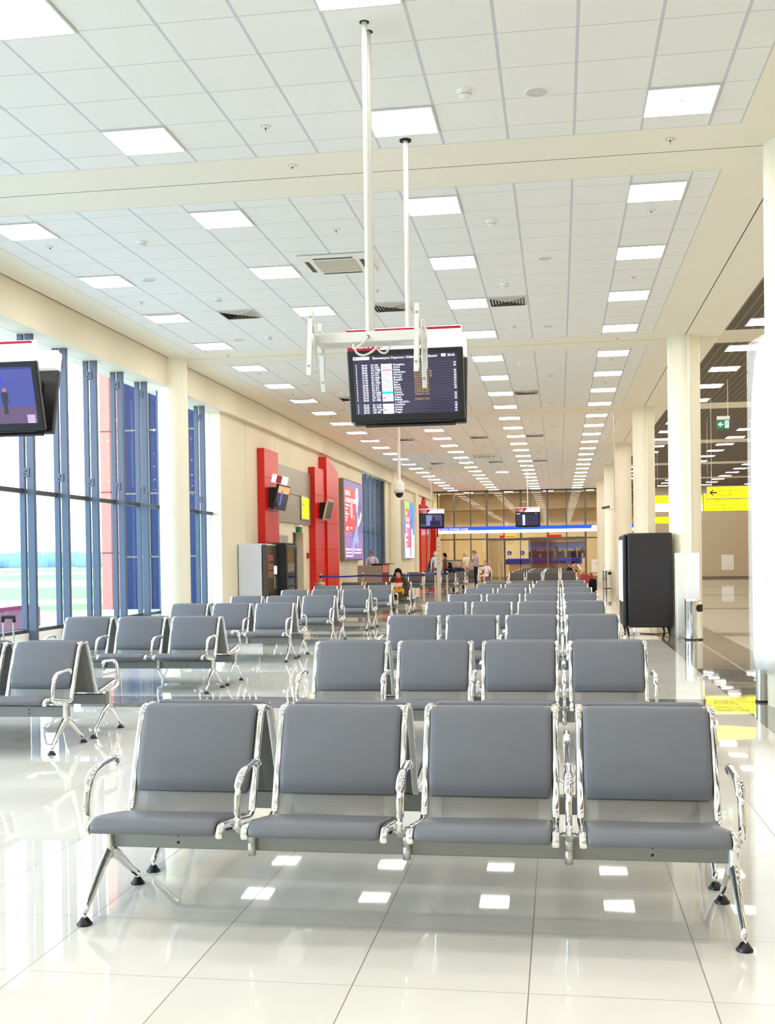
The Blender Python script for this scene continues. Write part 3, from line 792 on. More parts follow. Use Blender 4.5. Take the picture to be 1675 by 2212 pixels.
t = thing('advertising_lightbox', 'bright poster with green palm top, blue sky and red strip', 'poster', (WX, 52.75, 1.38), 0, 'advertising light boxes on the left wall')
obj('case', MB().rbox(0, 0.17, 0, 3.5, 0, 2.86, 0.02), mat('silver_case', lin(196, 204, 214), 0.3, 0.5), t)
pf = MB()
quad(pf, 0.06, 3.44, 1.2, 2.80, 0.171, 0); quad(pf, 0.06, 3.44, 0.06, 1.2, 0.171, 1)
quad(pf, 0.06, 1.7, 1.9, 2.80, 0.1715, 2); quad(pf, 0.3, 1.9, 0.55, 2.45, 0.172, 3); quad(pf, 1.9, 2.5, 0.1, 2.0, 0.1716, 4); quad(pf, 0.1, 1.3, 0.08, 0.42, 0.173, 1)
for k in range(6): pf.add([(0.1718, 0.1 + k * .25, 2.8), (0.1718, 0.18 + k * .27, 2.8), (0.1718, 0.3 + k * .3, 2.0)], [(0, 1, 2)], 5)
pf.add([(0.1722, 2.4, 1.5), (0.1722, 2.7, 1.5), (0.1722, 3.0, 0.1), (0.1722, 2.3, 0.1)], [(0, 1, 2, 3)], 1)
obj('picture', pf, [pm('sky_blue', lin(40, 120, 236), .8), pm('sand_white', lin(232, 240, 252), .8), pm('leaf_green', lin(120, 176, 50), .7), pm('pink_red', lin(226, 80, 108), .7), pm('violet', lin(104, 92, 150)), pm('lime', lin(190, 222, 90), .7)], t)
text('lettering', 'ЛЕТО\nС ВЫГОДОЙ\nВ РОУМИНГЕ', 0.27, TW, t, (0.1735, 0.42, 2.12), ZR, spacing=1.1, sx=0.75)
text('lettering', 'звонки по\nмиру', 0.16, TW, t, (0.1735, 0.42, 1.55), ZR)
text('lettering', 'от 15', 0.3, TW, t, (0.1735, 0.42, 1.12), ZR)
text('lettering', '0890 МТС', 0.16, TW, t, (0.1735, 0.42, 0.85), ZR)
text('lettering', 'МТС', 0.2, TW, t, (0.1735, 0.42, 0.6), ZR)

# gate 41 cladding further down
red_tower(59.1, 60.6, 4.29, -7.32, (0.95, 1.75, 2.58, 3.42), 'red cladding pillar beside the far gate, nearest one', )
red_tower(60.6, 61.9, 4.75, -7.40, (0.95, 1.75, 2.58, 3.42), 'arch-topped red cladding pillar at the far gate', poly=[(60.6, 0), (61.9, 0), (61.9, 4.78), (61.5, 4.78), (61.1, 4.70), (60.8, 4.52), (60.6, 4.3)])
red_tower(61.9, 62.8, 4.35, -7.36, (0.95, 1.75, 2.58, 3.42), 'low red cladding pillar following the arched one at far gate')
red_tower(64.6, 65.4, 3.6, -7.15, (0.95, 1.75, 2.58), 'red cladding pillar next to the smoking lounge glass')
m = MB().box(WX + 0.004, -7.44, 62.8, 64.6, 2.48, 4.0)
o = obj('grey_panel', m, GREYP); tag(o, 'grey metal cladding panel above the far gate', 'wall panel')
d = link('door_2', None, None, (WX, 63.7, 0)); d['kind'] = 'structure'
obj('door_leaf', MB().box(0, 0.04, -0.5, 0.5, 0, 2.2), mat('pinkish_door', lin(190, 150, 130), 0.5), d)
obj('door_frame', MB().box(0, 0.05, -0.56, -0.5, 0, 2.26).box(0, 0.05, 0.5, 0.56, 0, 2.26).box(0, 0.05, -0.5, 0.5, 2.2, 2.26), FRAMEG, d)

# wall-mounted monitors ------------------------------------------------
t = thing('wall_monitor', 'tilted flat monitor with crimson and white header on red pillar', 'monitor', (-7.31, 27.75, 3.15))
R = rotm(0, math.radians(14), 0) @ rotm(0, 0, math.radians(-5))
obj('mount', MB().cbox((0.10, 0, -0.1), (0.24, 0.7, 0.5)), BLACKM, t)
obj('case', MB().cbox((0.24, 0, -0.1), (0.07, 0.92, 0.66), R=R, bev=0.015), BLACK, t)
def on(mb, c, off, size, mi=0): return mb.cbox(Vector(c) + R @ Vector(off), size, mi, R)
scr = MB()
on(scr, (0.24, 0, -0.1), (0.037, 0, 0.20), (0.004, 0.84, 0.18), 0); on(scr, (0.24, 0, -0.1), (0.037, 0, -0.10), (0.004, 0.84, 0.42), 1); on(scr, (0.24, 0, -0.1), (0.039, -0.1, -0.02), (0.004, 0.12, 0.4), 2)
obj('screen', scr, [mat('screen_dusk', lin(216, 160, 110), 0.2, emit=lin(216, 160, 110), estr=.5), mat('screen_city', lin(40, 40, 66), 0.15, emit=lin(40, 40, 66), estr=.4), mat('screen_blue', lin(80, 96, 190), 0.2, emit=lin(80, 96, 190), estr=.5)], t)
hd = MB(); on(hd, (0.22, 0, 0.36), (0, 0, 0), (0.12, 0.90, 0.21), 0); on(hd, (0.22, 0, 0.36), (0.062, -0.24, 0), (0.004, 0.40, 0.20), 1)
obj('header', hd, [SIGNWH, SIGNRED], t)
t = thing('wall_monitor', 'grey framed blank monitor tilted on shorter red pillar', 'monitor', (-7.30, 33.6, 2.95))
R = rotm(0, math.radians(14), 0) @ rotm(0, 0, math.radians(-4))
obj('mount', MB().cbox((0.09, 0, 0), (0.2, 0.24, 0.5)), BLACKM, t)
obj('case', MB().cbox((0.24, 0, 0), (0.07, 0.70, 0.64), R=R, bev=0.015), STEEL, t)
m = MB(); m.cbox(Vector((0.24, 0, 0)) + R @ Vector((0.037, 0, 0)), (0.004, 0.58, 0.50), 0, R)
obj('screen', m, mat('blank_screen', lin(92, 86, 88), 0.2), t)

# gate desk --------------------------------------------------------------
t = thing('gate_desk', 'stainless steel gate desk with black shelf in front of the window', 'desk', (-6.5, 38.2, 0))
obj('body', MB().rbox(-0.45, 0.42, -0.35, 0.35, 0, 1.20, 0.01), mat('satin_desk_steel', lin(150, 142, 128), 0.5, 0.5), t)
obj('shelf', MB().rbox(-0.02, 0.75, -0.40, 0.5, 1.235, 1.262, 0.008), BLACK, t)
obj('shelf_bracket', MB().box(0.05, 0.4, -0.3, 0.3, 1.20, 1.235), BLACKM, t)
obj('poster_panel', MB().box(0.42, 0.66, -0.33, -0.31, 0.02, 1.23).box(0.44, 0.64, -0.335, -0.33, 0.95, 1.2, 1), [mat('brown_panel', lin(134, 70, 58), 0.3), mat('panel_picture', lin(214, 150, 140), 0.4)], t)
o = thing('waste_bin', 'round wooden-toned bin beside the shorter red pillar', 'bin', (-6.95, 31.7, 0), 0, 'waste bins')
obj('body', MB().lathe([(0.17, 0), (0.17, 0.74)], n=24), mat('wood_tone', lin(190, 150, 110), 0.4), o)
obj('rim', MB().lathe([(0.172, 0.74), (0.175, 0.75), (0.12, 0.765)], n=24), STEEL, o)
obj('opening', MB().cbox((0.0, -0.165, 0.58), (0.17, 0.03, 0.16), bev=.03), BLACKM, o)

# stanchions and belts ----------------------------------------------------
SP = MB().lathe([(0.032, 0.02), (0.032, 0.95), (0.038, 0.95), (0.038, 1.0), (0.0, 1.01)], n=16).mesh('post', mat('satin_aluminium', lin(214, 206, 190), 0.3, 0.6))
SB = MB().lathe([(0.17, 0), (0.17, 0.012), (0.05, 0.026), (0.032, 0.03)], n=24).mesh('base', STEEL)
SC = MB().rbox(-0.04, 0.04, -0.045, 0.045, 0.89, 0.96, 0.008).mesh('belt_cassette', mat('navy_plastic', lin(24, 30, 80), 0.4))
stq = [(-7.0, 32.1, 'next to the red pillar'), (-5.95, 33.3, 'left of the reading woman'), (-4.05, 33.1, 'right of the reading woman, nearest'), (-3.93, 35.2, 'second of the cluster right of the woman'), (-3.55, 35.2, 'third of the cluster right of the woman')]
for x, y, w in stq + [(-3.35, 63.0, 'alone in front of lounge glass'), (-4.1, 61.0, 'beside the seated woman in white'), (-5.6, 61.5, 'behind the standing travellers')]:
    t = thing('stanchion', 'silver belt barrier post ' + w, 'barrier post', (x, y, 0), 0, 'belt barrier posts')
    link('post', SP, t); link('base', SB, t)
    if abs(x + 3.35) > .01: link('belt_cassette', SC, t)
def belt(a, b, label, sag=0.02):
    m = MB(); n = 10; r = []
    A, B = Vector((a[0], a[1], 0.925)), Vector((b[0], b[1], 0.925)); dv = (B - A).normalized(); A += dv * 0.04; B -= dv * 0.04
    nn = Vector((-dv.y, dv.x, 0)) * 0.0015
    for i in range(n + 1):
        p = A.lerp(B, i / n) - Vector((0, 0, sag * 4 * (i / n) * (1 - i / n)))
        r.append([p + nn + Vector((0, 0, -0.026)), p - nn + Vector((0, 0, -0.026)), p - nn + Vector((0, 0, 0.026)), p + nn + Vector((0, 0, 0.026))])
    m.loft(r, 0, False); o = obj('barrier_belt', m, BLUEB); tag(o, label, 'belt', 'blue barrier belts')
belt(stq[0], stq[1], 'blue barrier belt from red pillar to the next post')
belt(stq[1], stq[2], 'blue barrier belt passing behind the reading woman')
belt(stq[2], stq[3], 'blue barrier belt running back from post right of woman')
belt(stq[3], stq[4], 'short blue barrier belt between the last two clustered posts')
belt((-5.6, 61.5), (-4.1, 61.0), 'blue barrier belt far back near the lounge glass')
t = thing('slim_totem', 'tall slim pale display post standing near the barrier posts', 'display post', (-3.74, 34.5, 0))
obj('upright', MB().rbox(-0.06, 0.06, -0.03, 0.03, 0.02, 2.08, 0.01), mat('pale_post', lin(206, 196, 176), 0.4), t)
obj('base', MB().rbox(-0.18, 0.18, -0.15, 0.15, 0, 0.02, 0.006), STEEL, t)
m = MB()
for k in range(6): m.box(-0.045, 0.045, -0.0325, -0.03, 1.25 + k * 0.13, 1.262 + k * 0.13)
obj('printed_mark', m, FRAMEG, t)
# trolley suitcase by the window
t = thing('suitcase', 'trolley suitcase with raised black handle behind left bench', 'suitcase', (-5.55, 10.45, 0))
obj('body', MB().rbox(-0.2, 0.2, -0.12, 0.12, 0.05, 0.58, 0.04), mat('dark_suitcase', lin(52, 50, 58), 0.5), t)
for x in (-0.055, 0.055): obj('handle_rod', MB().cyl((x, 0.06, 0.56), (x, 0.06, 0.90), 0.008, n=8), CHROME, t)
obj('grip', MB().rbox(-0.078, 0.078, 0.04, 0.08, 0.90, 0.935, 0.012).rbox(-0.078, -0.045, 0.042, 0.078, 0.86, 0.91, 0.008).rbox(0.045, 0.078, 0.042, 0.078, 0.86, 0.91, 0.008), BLACK, t)
for x in (-0.16, 0.16): obj('wheel', MB().cyl((x - 0.015, 0.09, 0.03), (x + 0.015, 0.09, 0.03), 0.03, n=12), BLACKM, t)
# ================================================================== HANGING DISPLAYS
SCR = mat('board_background', lin(34, 32, 46), 0.12, 0, 0.6, emit=lin(46, 42, 66), estr=0.55)
SCRL = mat('board_rule', lin(90, 88, 120), 0.2, emit=lin(96, 94, 130), estr=0.5)
SCRT = mat('board_text', lin(230, 232, 250), 0.3, emit=lin(226, 230, 250), estr=0.9)
SCRA = mat('board_amber_text', lin(180, 140, 70), 0.3, emit=lin(160, 124, 66), estr=0.7)
SCRW = mat('board_logo_white', lin(222, 222, 250), 0.3, emit=lin(222, 222, 250), estr=0.8)
SCRC = mat('board_cyan', lin(20, 160, 214), 0.3, emit=lin(20, 160, 214), estr=0.8)
SCRP = mat('board_pink', lin(226, 60, 120), 0.3, emit=lin(226, 60, 120), estr=0.8)
SCRN = mat('board_navy', lin(30, 30, 110), 0.3, emit=lin(30, 30, 110), estr=0.8)
BUFFM = mat('header_side', lin(238, 232, 214), 0.5)
FRONT = (PI / 2, 0, 0)
def tv(parent, y, z, rz, tilt, kind, full=True, w=1.06, h=0.655):
    """a television facing local -Y, its centre at (0, y, z) of the parent"""
    tvo = link('television', MB().rbox(-w / 2, w / 2, -0.03, 0.03, -h / 2, h / 2, 0.012).rbox(-w * .36, w * .36, 0.03, 0.075, -h * .36, h * .34, 0.03).mesh('television', BLACK), parent, (0, y, z), (tilt if rz == 0 else -tilt, 0, 0))
    if rz: tvo.rotation_euler = Euler((0, 0, PI)).to_matrix().to_4x4().to_euler(); tvo.rotation_euler = (Matrix.Rotation(PI, 4, 'Z') @ Matrix.Rotation(tilt, 4, 'X')).to_euler()
    sw, s0, s1 = w / 2 - 0.055, -h / 2 + 0.075, h / 2 - 0.05
    Y = -0.0305
    scr = MB()
    def q(x0, x1, z0, z1, mi, dy=0.0): scr.add([(x0, Y - dy, z0), (x1, Y - dy, z0), (x1, Y - dy, z1), (x0, Y - dy, z1)], [(0, 1, 2, 3)], mi)
    if kind == 'board':
        q(-sw, sw, s0, s1, 0)
        n = 21; rh = (s1 - 0.055 - s0) / n
        for k in range(1, n + 1): q(-sw, sw, s1 - 0.055 - k * rh - 0.0008, s1 - 0.055 - k * rh + 0.0008, 1, 0.0003)
        lx = -sw + 0.255
        q(lx, lx + 0.10, s1 - 0.055 - 16 * rh, s1 - 0.055 - 1 * rh, 2, 0.0004); q(lx, lx + 0.10, s0, s1 - 0.055 - 17 * rh, 2, 0.0004)
        q(lx, lx + 0.10, s1 - 0.055 - 13 * rh, s1 - 0.055 - 12 * rh, 3, 0.0006)
        q(lx + .005, lx + 0.095, s1 - 0.055 - 3.75 * rh, s1 - 0.055 - 3.25 * rh, 4, 0.0006)
        for k in (15, 20): q(lx + .006, lx + 0.03, s1 - 0.055 - (k - .2) * rh, s1 - 0.055 - (k - .8) * rh, 4, 0.0006); q(lx + .035, lx + 0.09, s1 - 0.055 - (k - .4) * rh, s1 - 0.055 - (k - .6) * rh, 3, 0.0006)
        for k in (1, 2, 4, 6, 7, 8, 9, 10, 11, 13, 16, 18, 19):
            if k < 17: q(lx + .01, lx + 0.085, s1 - 0.055 - (k + .62) * rh, s1 - 0.055 - (k + .44) * rh, 5, 0.0006)
        q(-sw, -sw + 0.15, s1 - 0.035, s1 - 0.008, 2, 0.0004); q(-sw + .01, -sw + 0.03, s1 - 0.028, s1 - 0.015, 4, 0.0006); q(sw - .14, sw - 0.10, s1 - 0.03, s1 - 0.005, 2, 0.0004)
        so = obj('screen', scr, [SCR, SCRL, SCRW, SCRC, SCRP, SCRN], tvo)
        if full:
            rows = [('20:10', 'SU 220', 'Guangzhou', 'Boarding', '47'), ('20:40', 'SU 2422', 'Venice', 'Boarding', '55'), ('20:55', 'HU 7988', 'Beijing', 'CANCELLED', ''), ('20:55', 'SU 2552', 'Amsterdam', 'Boarding now 46', '46'),
                    ('21:00', 'LO 676', 'Warsaw', 'Boarding now 43', '43'), ('21:05', 'SU 2582', 'Brussels', 'Boarding now 45', '48'), ('21:30', 'SU 208', 'Shanghai', 'Check-in now', '56'), ('21:55', 'SU 1802', 'Kiev', 'Check-in now', '57'),
                    ('22:05', 'SU 510', 'Beirut', 'Check-in now', '47'), ('22:25', 'SU 204', 'Beijing', 'Check-in now', '55'), ('22:30', 'SU 512', 'Tehran', 'Check-in now', '49'), ('22:40', 'CZ 6002', 'Urumqi', 'CANCELLED', ''),
                    ('22:40', 'SU 1870', 'Tashkent', 'Check-in now', '42'), ('22:45', 'OK 905', 'Prague', '', '43'), ('22:55', 'SU 1882', 'Bishkek', 'Check-in now', '56'), ('', '', '-- 16.05.2012--', '', ''),
                    ('05:35', 'SU 2120', 'Heraklion', '', '43'), ('05:50', 'SU 2070', 'Larnaca', '', '48'), ('05:55', 'UN 1349', 'Antalya', '', '44'), ('07:45', 'OK 899', 'Prague', '', '42')]
            zt = s1 - 0.055 - 1.72 * rh
            col = lambda i: '\n'.join(r[i] if r[i] else ' ' for r in rows)
            sz = 0.0235; spc = rh / sz
            for x, body, m, al in ((-sw + 0.075, col(0), SCRT, 'LEFT'), (-sw + 0.16, col(1), SCRT, 'LEFT'), (-sw + 0.365, col(2), SCRT, 'LEFT'), (-sw + 0.555, col(3), SCRA, 'LEFT'), (sw - 0.01, col(4), SCRT, 'RIGHT'), (-sw + 0.02, '\n'.join('F' if r[0] else ' ' for r in rows), SCRT, 'LEFT')):
                # line pitch measured from the text object's own leading
                text('lettering', body, sz, m, tvo, (x, Y - 0.0008, zt), FRONT, al, spc, 1.0, 0.0)
            text('lettering', 'Sheremetyevo Departure / Шереметьево Вылет', 0.028, SCRT, tvo, (-sw + 0.18, Y - 0.0008, s1 - 0.032), FRONT, ext=0.0)
            text('lettering', '20:42', 0.03, SCRT, tvo, (sw - 0.085, Y - 0.0008, s1 - 0.030), FRONT, ext=0.0)
            text('lettering', 'LOT', 0.032, SCRN, tvo, (lx + 0.018, Y - 0.001, s1 - 0.055 - 5.85 * rh), FRONT)
    elif kind == 'picture':
        q(-sw, sw, s0, s1, 0); q(-sw, sw, s0, s0 + 0.16, 1, 0.0003); q(sw - 0.62, sw, s0 + 0.16, s1 - 0.02, 2, 0.0003); q(sw - 0.10, sw - 0.02, s0, s0 + 0.08, 3, 0.0005)
        q(sw - .32, sw - .28, s0 + .09, s0 + .20, 4, 0.0006); q(sw - .33, sw - .265, s0 + .20, s0 + .30, 4, 0.0006); q(sw - .315, sw - .28, s0 + .30, s0 + .335, 5, 0.0006)
        for k in range(9): q(sw - .6, sw, s0 + .2 + .035 * k, s0 + .203 + .035 * k, 1, 0.0004)
        cx, cz = sw - 0.40, s1 - 0.12
        scr.loft([[(cx + r * math.cos(a), Y - 0.0007, cz + r * math.sin(a)) for a in [2 * PI * j / 28 for j in range(28)]] for r in (0.0, 0.072)], 6, False, False)
        scr.loft([[(cx + r * math.cos(a), Y - 0.0009, cz + r * math.sin(a)) for a in [2 * PI * j / 28 for j in range(28)]] for r in (0.072, 0.086)], 7, False, False)
        P = lambda n, c: mat('video_' + n, c, 0.15, emit=c, estr=0.7)
        obj('screen', scr, [P('indigo', lin(44, 44, 88)), P('floor', lin(78, 62, 86)), P('wall', lin(58, 62, 120)), P('glow', lin(150, 130, 160)), P('figure', lin(46, 40, 50)), P('face', lin(140, 90, 100)), P('disc', lin(14, 40, 110)), P('ring', lin(30, 50, 240))], tvo)
    elif kind == 'video':
        q(-sw, sw, s0, s1, 0); q(-sw, -sw + .25, s0 + .1, s1, 1, .0003); q(-sw + .25, -sw + .5, s0 + .05, s1 - .02, 2, .0003); q(-.05, sw - .1, s0 + .02, s0 + .26, 3, .0005); q(.05, .16, s0 + .2, s0 + .42, 3, .0005)
        P = lambda n, c: mat('video_' + n, c, 0.15, emit=c, estr=0.6)
        obj('screen', scr, [P('blue_grey', lin(70, 70, 104)), P('green_dark', lin(36, 48, 46)), P('lavender', lin(120, 118, 176)), P('shadow', lin(40, 38, 56))], tvo)
    else:
        obj('screen', MB().box(-sw, sw, Y - 0.001, Y, s0, s1), mat('screen_off', lin(20, 20, 26), 0.12), tvo)
    obj('control_strip', MB().box(-w * .4, w * .4, -0.02, 0.03, -h / 2 - 0.012, -h / 2), BLACKM, tvo)
    return tvo
def header(parent, y, z, rz, tilt, style, w=1.04, h=0.185):
    o = obj('sign_panel', MB().rbox(-w / 2, w / 2, -0.055, 0.055, -h / 2, h / 2, 0.006), SIGNWH if style else BUFFM, parent, (0, y, z))
    o.rotation_euler = (Matrix.Rotation(PI if rz else 0, 4, 'Z') @ Matrix.Rotation(tilt, 4, 'X')).to_euler()
    s = MB(); Y = -0.0555
    s.box(-w / 2, w / 2, Y - 0.001, Y, h / 2 - 0.022, h / 2 + 0.001)
    if style == 'good':
        s.prism([(-w / 2, -h / 2), (-w / 2 + 0.27, -h / 2), (-w / 2 + 0.32, -h / 2 + 0.02), (-w / 2 + 0.40, -h / 2 + 0.10), (-w / 2 + 0.42, -h / 2 + 0.165), (-w / 2, -h / 2 + 0.165)], 'y', Y - 0.001, Y)
        text('lettering', 'Life\u2019s Good', 0.062, WTXT, o, (-w / 2 + 0.10, Y - 0.003, -h / 2 + 0.022), FRONT, bold=0.0012)
    else:
        s.prism([(-w / 2, -h / 2), (-w / 2 + 0.36, -h / 2), (-w / 2 + 0.52, h / 2), (-w / 2, h / 2)], 'y', Y - 0.001, Y)
        text('lettering', 'LG', 0.135, WTXT, o, (-w / 2 + 0.17, Y - 0.003, -h / 2 + 0.055), FRONT, bold=0.006)
        text('lettering', 'Life\u2019s Good', 0.034, WTXT, o, (-w / 2 + 0.17, Y - 0.003, -h / 2 + 0.014), FRONT)
        c = MB(); cx, cz = -w / 2 + 0.095, 0.0
        c.loft([[(cx + r * math.cos(a), Y - 0.003, cz + r * math.sin(a)) for a in [2 * PI * j / 24 for j in range(24)]] for r in (0.046, 0.058)], 0, False, False)
        c.box(cx - 0.006, cx + 0.006, Y - 0.0035, Y - 0.002, cz - 0.03, cz + 0.03).box(cx - 0.006, cx + 0.02, Y - 0.0035, Y - 0.002, cz - 0.03, cz - 0.02)
        obj('round_emblem', c, mat('pale_pink', lin(236, 190, 200), 0.4), o)
    obj('red_band', s, SIGNRED, o)
    return o
TILT = math.radians(15)
def display(x, y, label, front, style, full=True, yaw=0.0):
    t = thing('hanging_display', label, 'display', (x, y, 0), yaw, 'back-to-back screens hanging from the ceiling')
    obj('pole', MB().cyl((0, 0, 2.78), (0, 0, HC), 0.023, n=16).lathe([(0.055, HC - 0.012), (0.055, HC)], n=20, mi=1), [BRACK, DARKHOLE], t)
    obj('bracket', MB().box(-0.3, 0.3, -0.12, 0.12, 3.02, 3.08).box(-0.28, -0.24, -0.12, 0.12, 2.85, 3.25).box(0.24, 0.28, -0.12, 0.12, 2.85, 3.25), BRACK, t)
    tv(t, -0.17, 3.045, 0, TILT, front, full)
    tv(t, 0.17, 3.03, 1, TILT, 'off', False)
    header(t, -0.26, 3.455, 0, TILT, style); header(t, 0.26, 3.445, 1, TILT, style)
    obj('header_bracket', MB().box(-0.2, -0.17, -0.24, 0.24, 3.42, 3.45).box(0.17, 0.2, -0.24, 0.24, 3.42, 3.45), BRACK, t)
    return t
display(-1.365, 10.215, 'departures board screens on pole above middle benches', 'board', 'good')
display(-5.35, 10.0, 'video screens at the left edge before the windows', 'picture', 'good', yaw=0.02)
display(-5.5, 48.2, 'video screens far down the hall near the left wall', 'video', 'lg')
display(-1.33, 48.6, 'departures screens far down above the middle benches', 'board', 'lg', False)

# empty monitor bracket on twin poles -----------------------------------
t = thing('empty_monitor_bracket', 'bare off-white twin-pole monitor bracket without screens', 'bracket', (-1.347, 8.0, 0))
for y in (-0.075, 0.075):
    p = obj('pole', MB().cyl((0, y, 3.04), (0, y, HC), 0.021, n=16), BRACK, t)
    obj('ceiling_hole', MB().lathe([(0.0, HC - 0.002), (0.036, HC - 0.002), (0.036, HC)], (0, y, 0), 20), DARKHOLE, p)
cb = MB().rbox(-0.40, 0.36, -0.105, -0.055, 3.03, 3.105, 0.004).rbox(-0.40, 0.36, 0.055, 0.105, 3.03, 3.105, 0.004).rbox(-0.40, 0.20, -0.05, 0.05, 3.035, 3.05, 0.004)
cb.cyl((-0.0, -0.1065, 3.068), (-0.0, -0.104, 3.068), 0.012, n=12, mi=1)
obj('crossbar', cb, [BRACK, DARKHOLE], t)
for sx in (-0.41, 0.365):
    for sy in (-1, 1):
        R = rotm(math.radians(11 * sy), 0, 0)
        m = MB()
        c = Vector((sx, sy * 0.20, 3.03 if sy < 0 else 2.985))
        m.cbox(c, (0.034, 0.012, 0.51), 0, R); m.cbox(c + R @ Vector((0.017, -sy * 0.016, 0)), (0.006, 0.034, 0.47), 0, R)
        for dz in (-0.185, 0.185):
            p = c + R @ Vector((0, 0, dz)); n = R @ Vector((0, 1, 0))
            m.cyl(p - n * 0.0075, p + n * 0.0075, 0.011, n=12, mi=1)
        r = obj('screen_rail', m, [BRACK, mat('keyhole', lin(150, 146, 136), 0.7)], t)
        obj('tilt_arm', MB().box(sx - 0.006, sx + 0.03, min(sy * 0.09, sy * 0.20), max(sy * 0.09, sy * 0.20), 3.0, 3.09).box(sx + 0.028, sx + 0.034, sy * 0.15 - 0.03, sy * 0.15 + 0.03, 2.86, 3.16), BRACK, t)
obj('cable', MB().tube(smooth_path([(0.0, -0.106, 3.068), (-0.03, -0.16, 3.01), (-0.09, -0.17, 2.97), (-0.10, -0.14, 3.01), (-0.08, -0.13, 2.95), (-0.03, -0.12, 2.93), (0.03, -0.1, 2.96), (0.06, -0.08, 3.0)], 4), 0.008, 8)
    .tube(smooth_path([(0.05, -0.06, 3.0), (0.09, -0.07, 2.955), (0.13, -0.07, 2.955), (0.16, -0.05, 3.02)], 4), 0.008, 8), BRACK, t)

# dome camera on a long pole, second camera rod ---------------------------
t = thing('dome_camera', 'white dome security camera on long ceiling pole', 'camera', (-4.405, 30.66, 0))
obj('pole', MB().cyl((0, 0, 3.62), (0, 0, HC), 0.045, n=16), WHITE, t)
obj('housing', MB().lathe([(0.05, 3.66), (0.06, 3.62), (0.13, 3.56), (0.15, 3.50), (0.155, 3.38), (0.165, 3.27), (0.0, 3.265)], n=28), WHITE, t)
obj('dome', MB().lathe([(0.11, 3.265), (0.108, 3.22), (0.085, 3.17), (0.045, 3.14), (0.0, 3.132)], n=24), BLACK, t)
t = thing('rod_camera', 'small security camera on thin rod beside round column', 'camera', (1.525, 31.0, 0))
obj('rod', MB().cyl((0, 0, 2.62), (0, 0, HC), 0.012, n=10).cyl((0, 0, 2.70), (-0.18, 0, 2.70), 0.012, n=8), STEEL, t)
obj('camera_body', MB().cbox((-0.24, 0, 2.76), (0.22, 0.09, 0.07), R=rotm(0, math.radians(-10), 0), bev=0.01), FRAMEG, t)
# ================================================================== RIGHT SIDE
t = thing('wrapped_column_cover', 'tall white drum wrapped in clear plastic film around near column', 'wrapped drum', (2.25, 11.0, 0))
dr = MB().lathe([(0.33, 0.36), (0.40, 0.36), (0.415, 0.5), (0.415, 2.6), (0.405, 3.0), (0.38, 3.3), (0.33, 3.5), (0.31, 3.53)], n=48)
obj('drum', dr, mat('glossy_white_drum', lin(246, 246, 244), 0.3), t)
FILM = bpy.data.materials.new('plastic_film'); FILM.use_nodes = True
tn = FILM.node_tree; b = tn.nodes['Principled BSDF']; b.inputs['Base Color'].default_value = (0.92, 0.93, 0.94, 1); b.inputs['Roughness'].default_value = 0.12
b.inputs['Alpha'].default_value = 0.30
nz = tn.nodes.new('ShaderNodeTexNoise'); nz.inputs['Scale'].default_value = 7.0; nz.inputs['Detail'].default_value = 5.0
bp = tn.nodes.new('ShaderNodeBump'); bp.inputs['Strength'].default_value = 0.6; bp.inputs['Distance'].default_value = 0.03
tn.links.new(nz.outputs['Fac'], bp.inputs['Height']); tn.links.new(bp.outputs[0], b.inputs['Normal'])
obj('plastic_film', MB().loft([[(r * math.cos(a) , r * math.sin(a), z) for a in [2 * PI * j / 64 for j in range(64)]] for r, z in ((0.30, 0.32), (0.445, 0.33), (0.452, 0.8), (0.45, 3.40), (0.44, 3.46), (0.30, 3.55))], 0, True, False), FILM, t)
t.location.z = 0.0
sl = obj('support_leg', MB().cyl((-0.30, 0.25, 0.02), (-0.30, 0.25, 0.40), 0.056, n=20).lathe([(0.062, 0), (0.062, 0.02)], (-0.30, 0.25, 0), 20, 1), [STEEL, BLACKM], t)
obj('support_leg', MB().cyl((-0.30, -0.25, 0.02), (-0.30, -0.25, 0.40), 0.056, n=20).lathe([(0.062, 0), (0.062, 0.02)], (-0.30, -0.25, 0), 20, 1), [STEEL, BLACKM], t) if False else None

t = thing('drinks_vending_machine', 'tall black vending machine on short legs with lit front', 'vending machine', (1.55, 20.75, 0))
obj('cabinet', MB().rbox(-0.34, 0.43, -0.62, 0.62, 0.155, 1.84, 0.02), mat('charcoal_panel', lin(36, 33, 37), 0.5), t)
obj('front', MB().rbox(-0.43, -0.34, -0.60, 0.62, 0.155, 1.82, 0.03), BLACK, t)
obj('lit_window', MB().box(-0.436, -0.43, -0.52, 0.54, 0.62, 1.72), mat('lit_cooler', lin(230, 236, 255), 0.3, emit=(0.86, 0.9, 1, 1), estr=3.0), t)
for x in (-0.36, 0.36):
    for y in (-0.55, 0.55): obj('leg', MB().tube([(x, y, 0.16), (x + (0.03 if x < 0 else 0.03), y, 0.0)], [0.028, 0.016], 10), BLACKM, t)
obj('power_cord', MB().tube(smooth_path([(0.44, 0.0, 0.9), (0.48, -0.1, 0.5), (0.46, -0.3, 0.1), (0.2, -0.2, 0.012), (-0.1, 0.0, 0.012)], 4), 0.008, 6), BLACKM, t)
t = thing('white_cabinet', 'narrow white upright cabinet standing before round column', 'cabinet', (2.19, 19.72, 0))
obj('body', MB().rbox(-0.19, 0.19, -0.20, 0.20, 0.0, 1.475, 0.006), WHITE, t)
obj('door', MB().rbox(-0.035, 0.185, -0.212, -0.20, 0.03, 1.46, 0.004), mat('gloss_white', lin(240, 241, 240), 0.25), t)
obj('plinth', MB().box(-0.18, 0.18, -0.205, -0.2, 0.0, 0.06), STEEL, t)
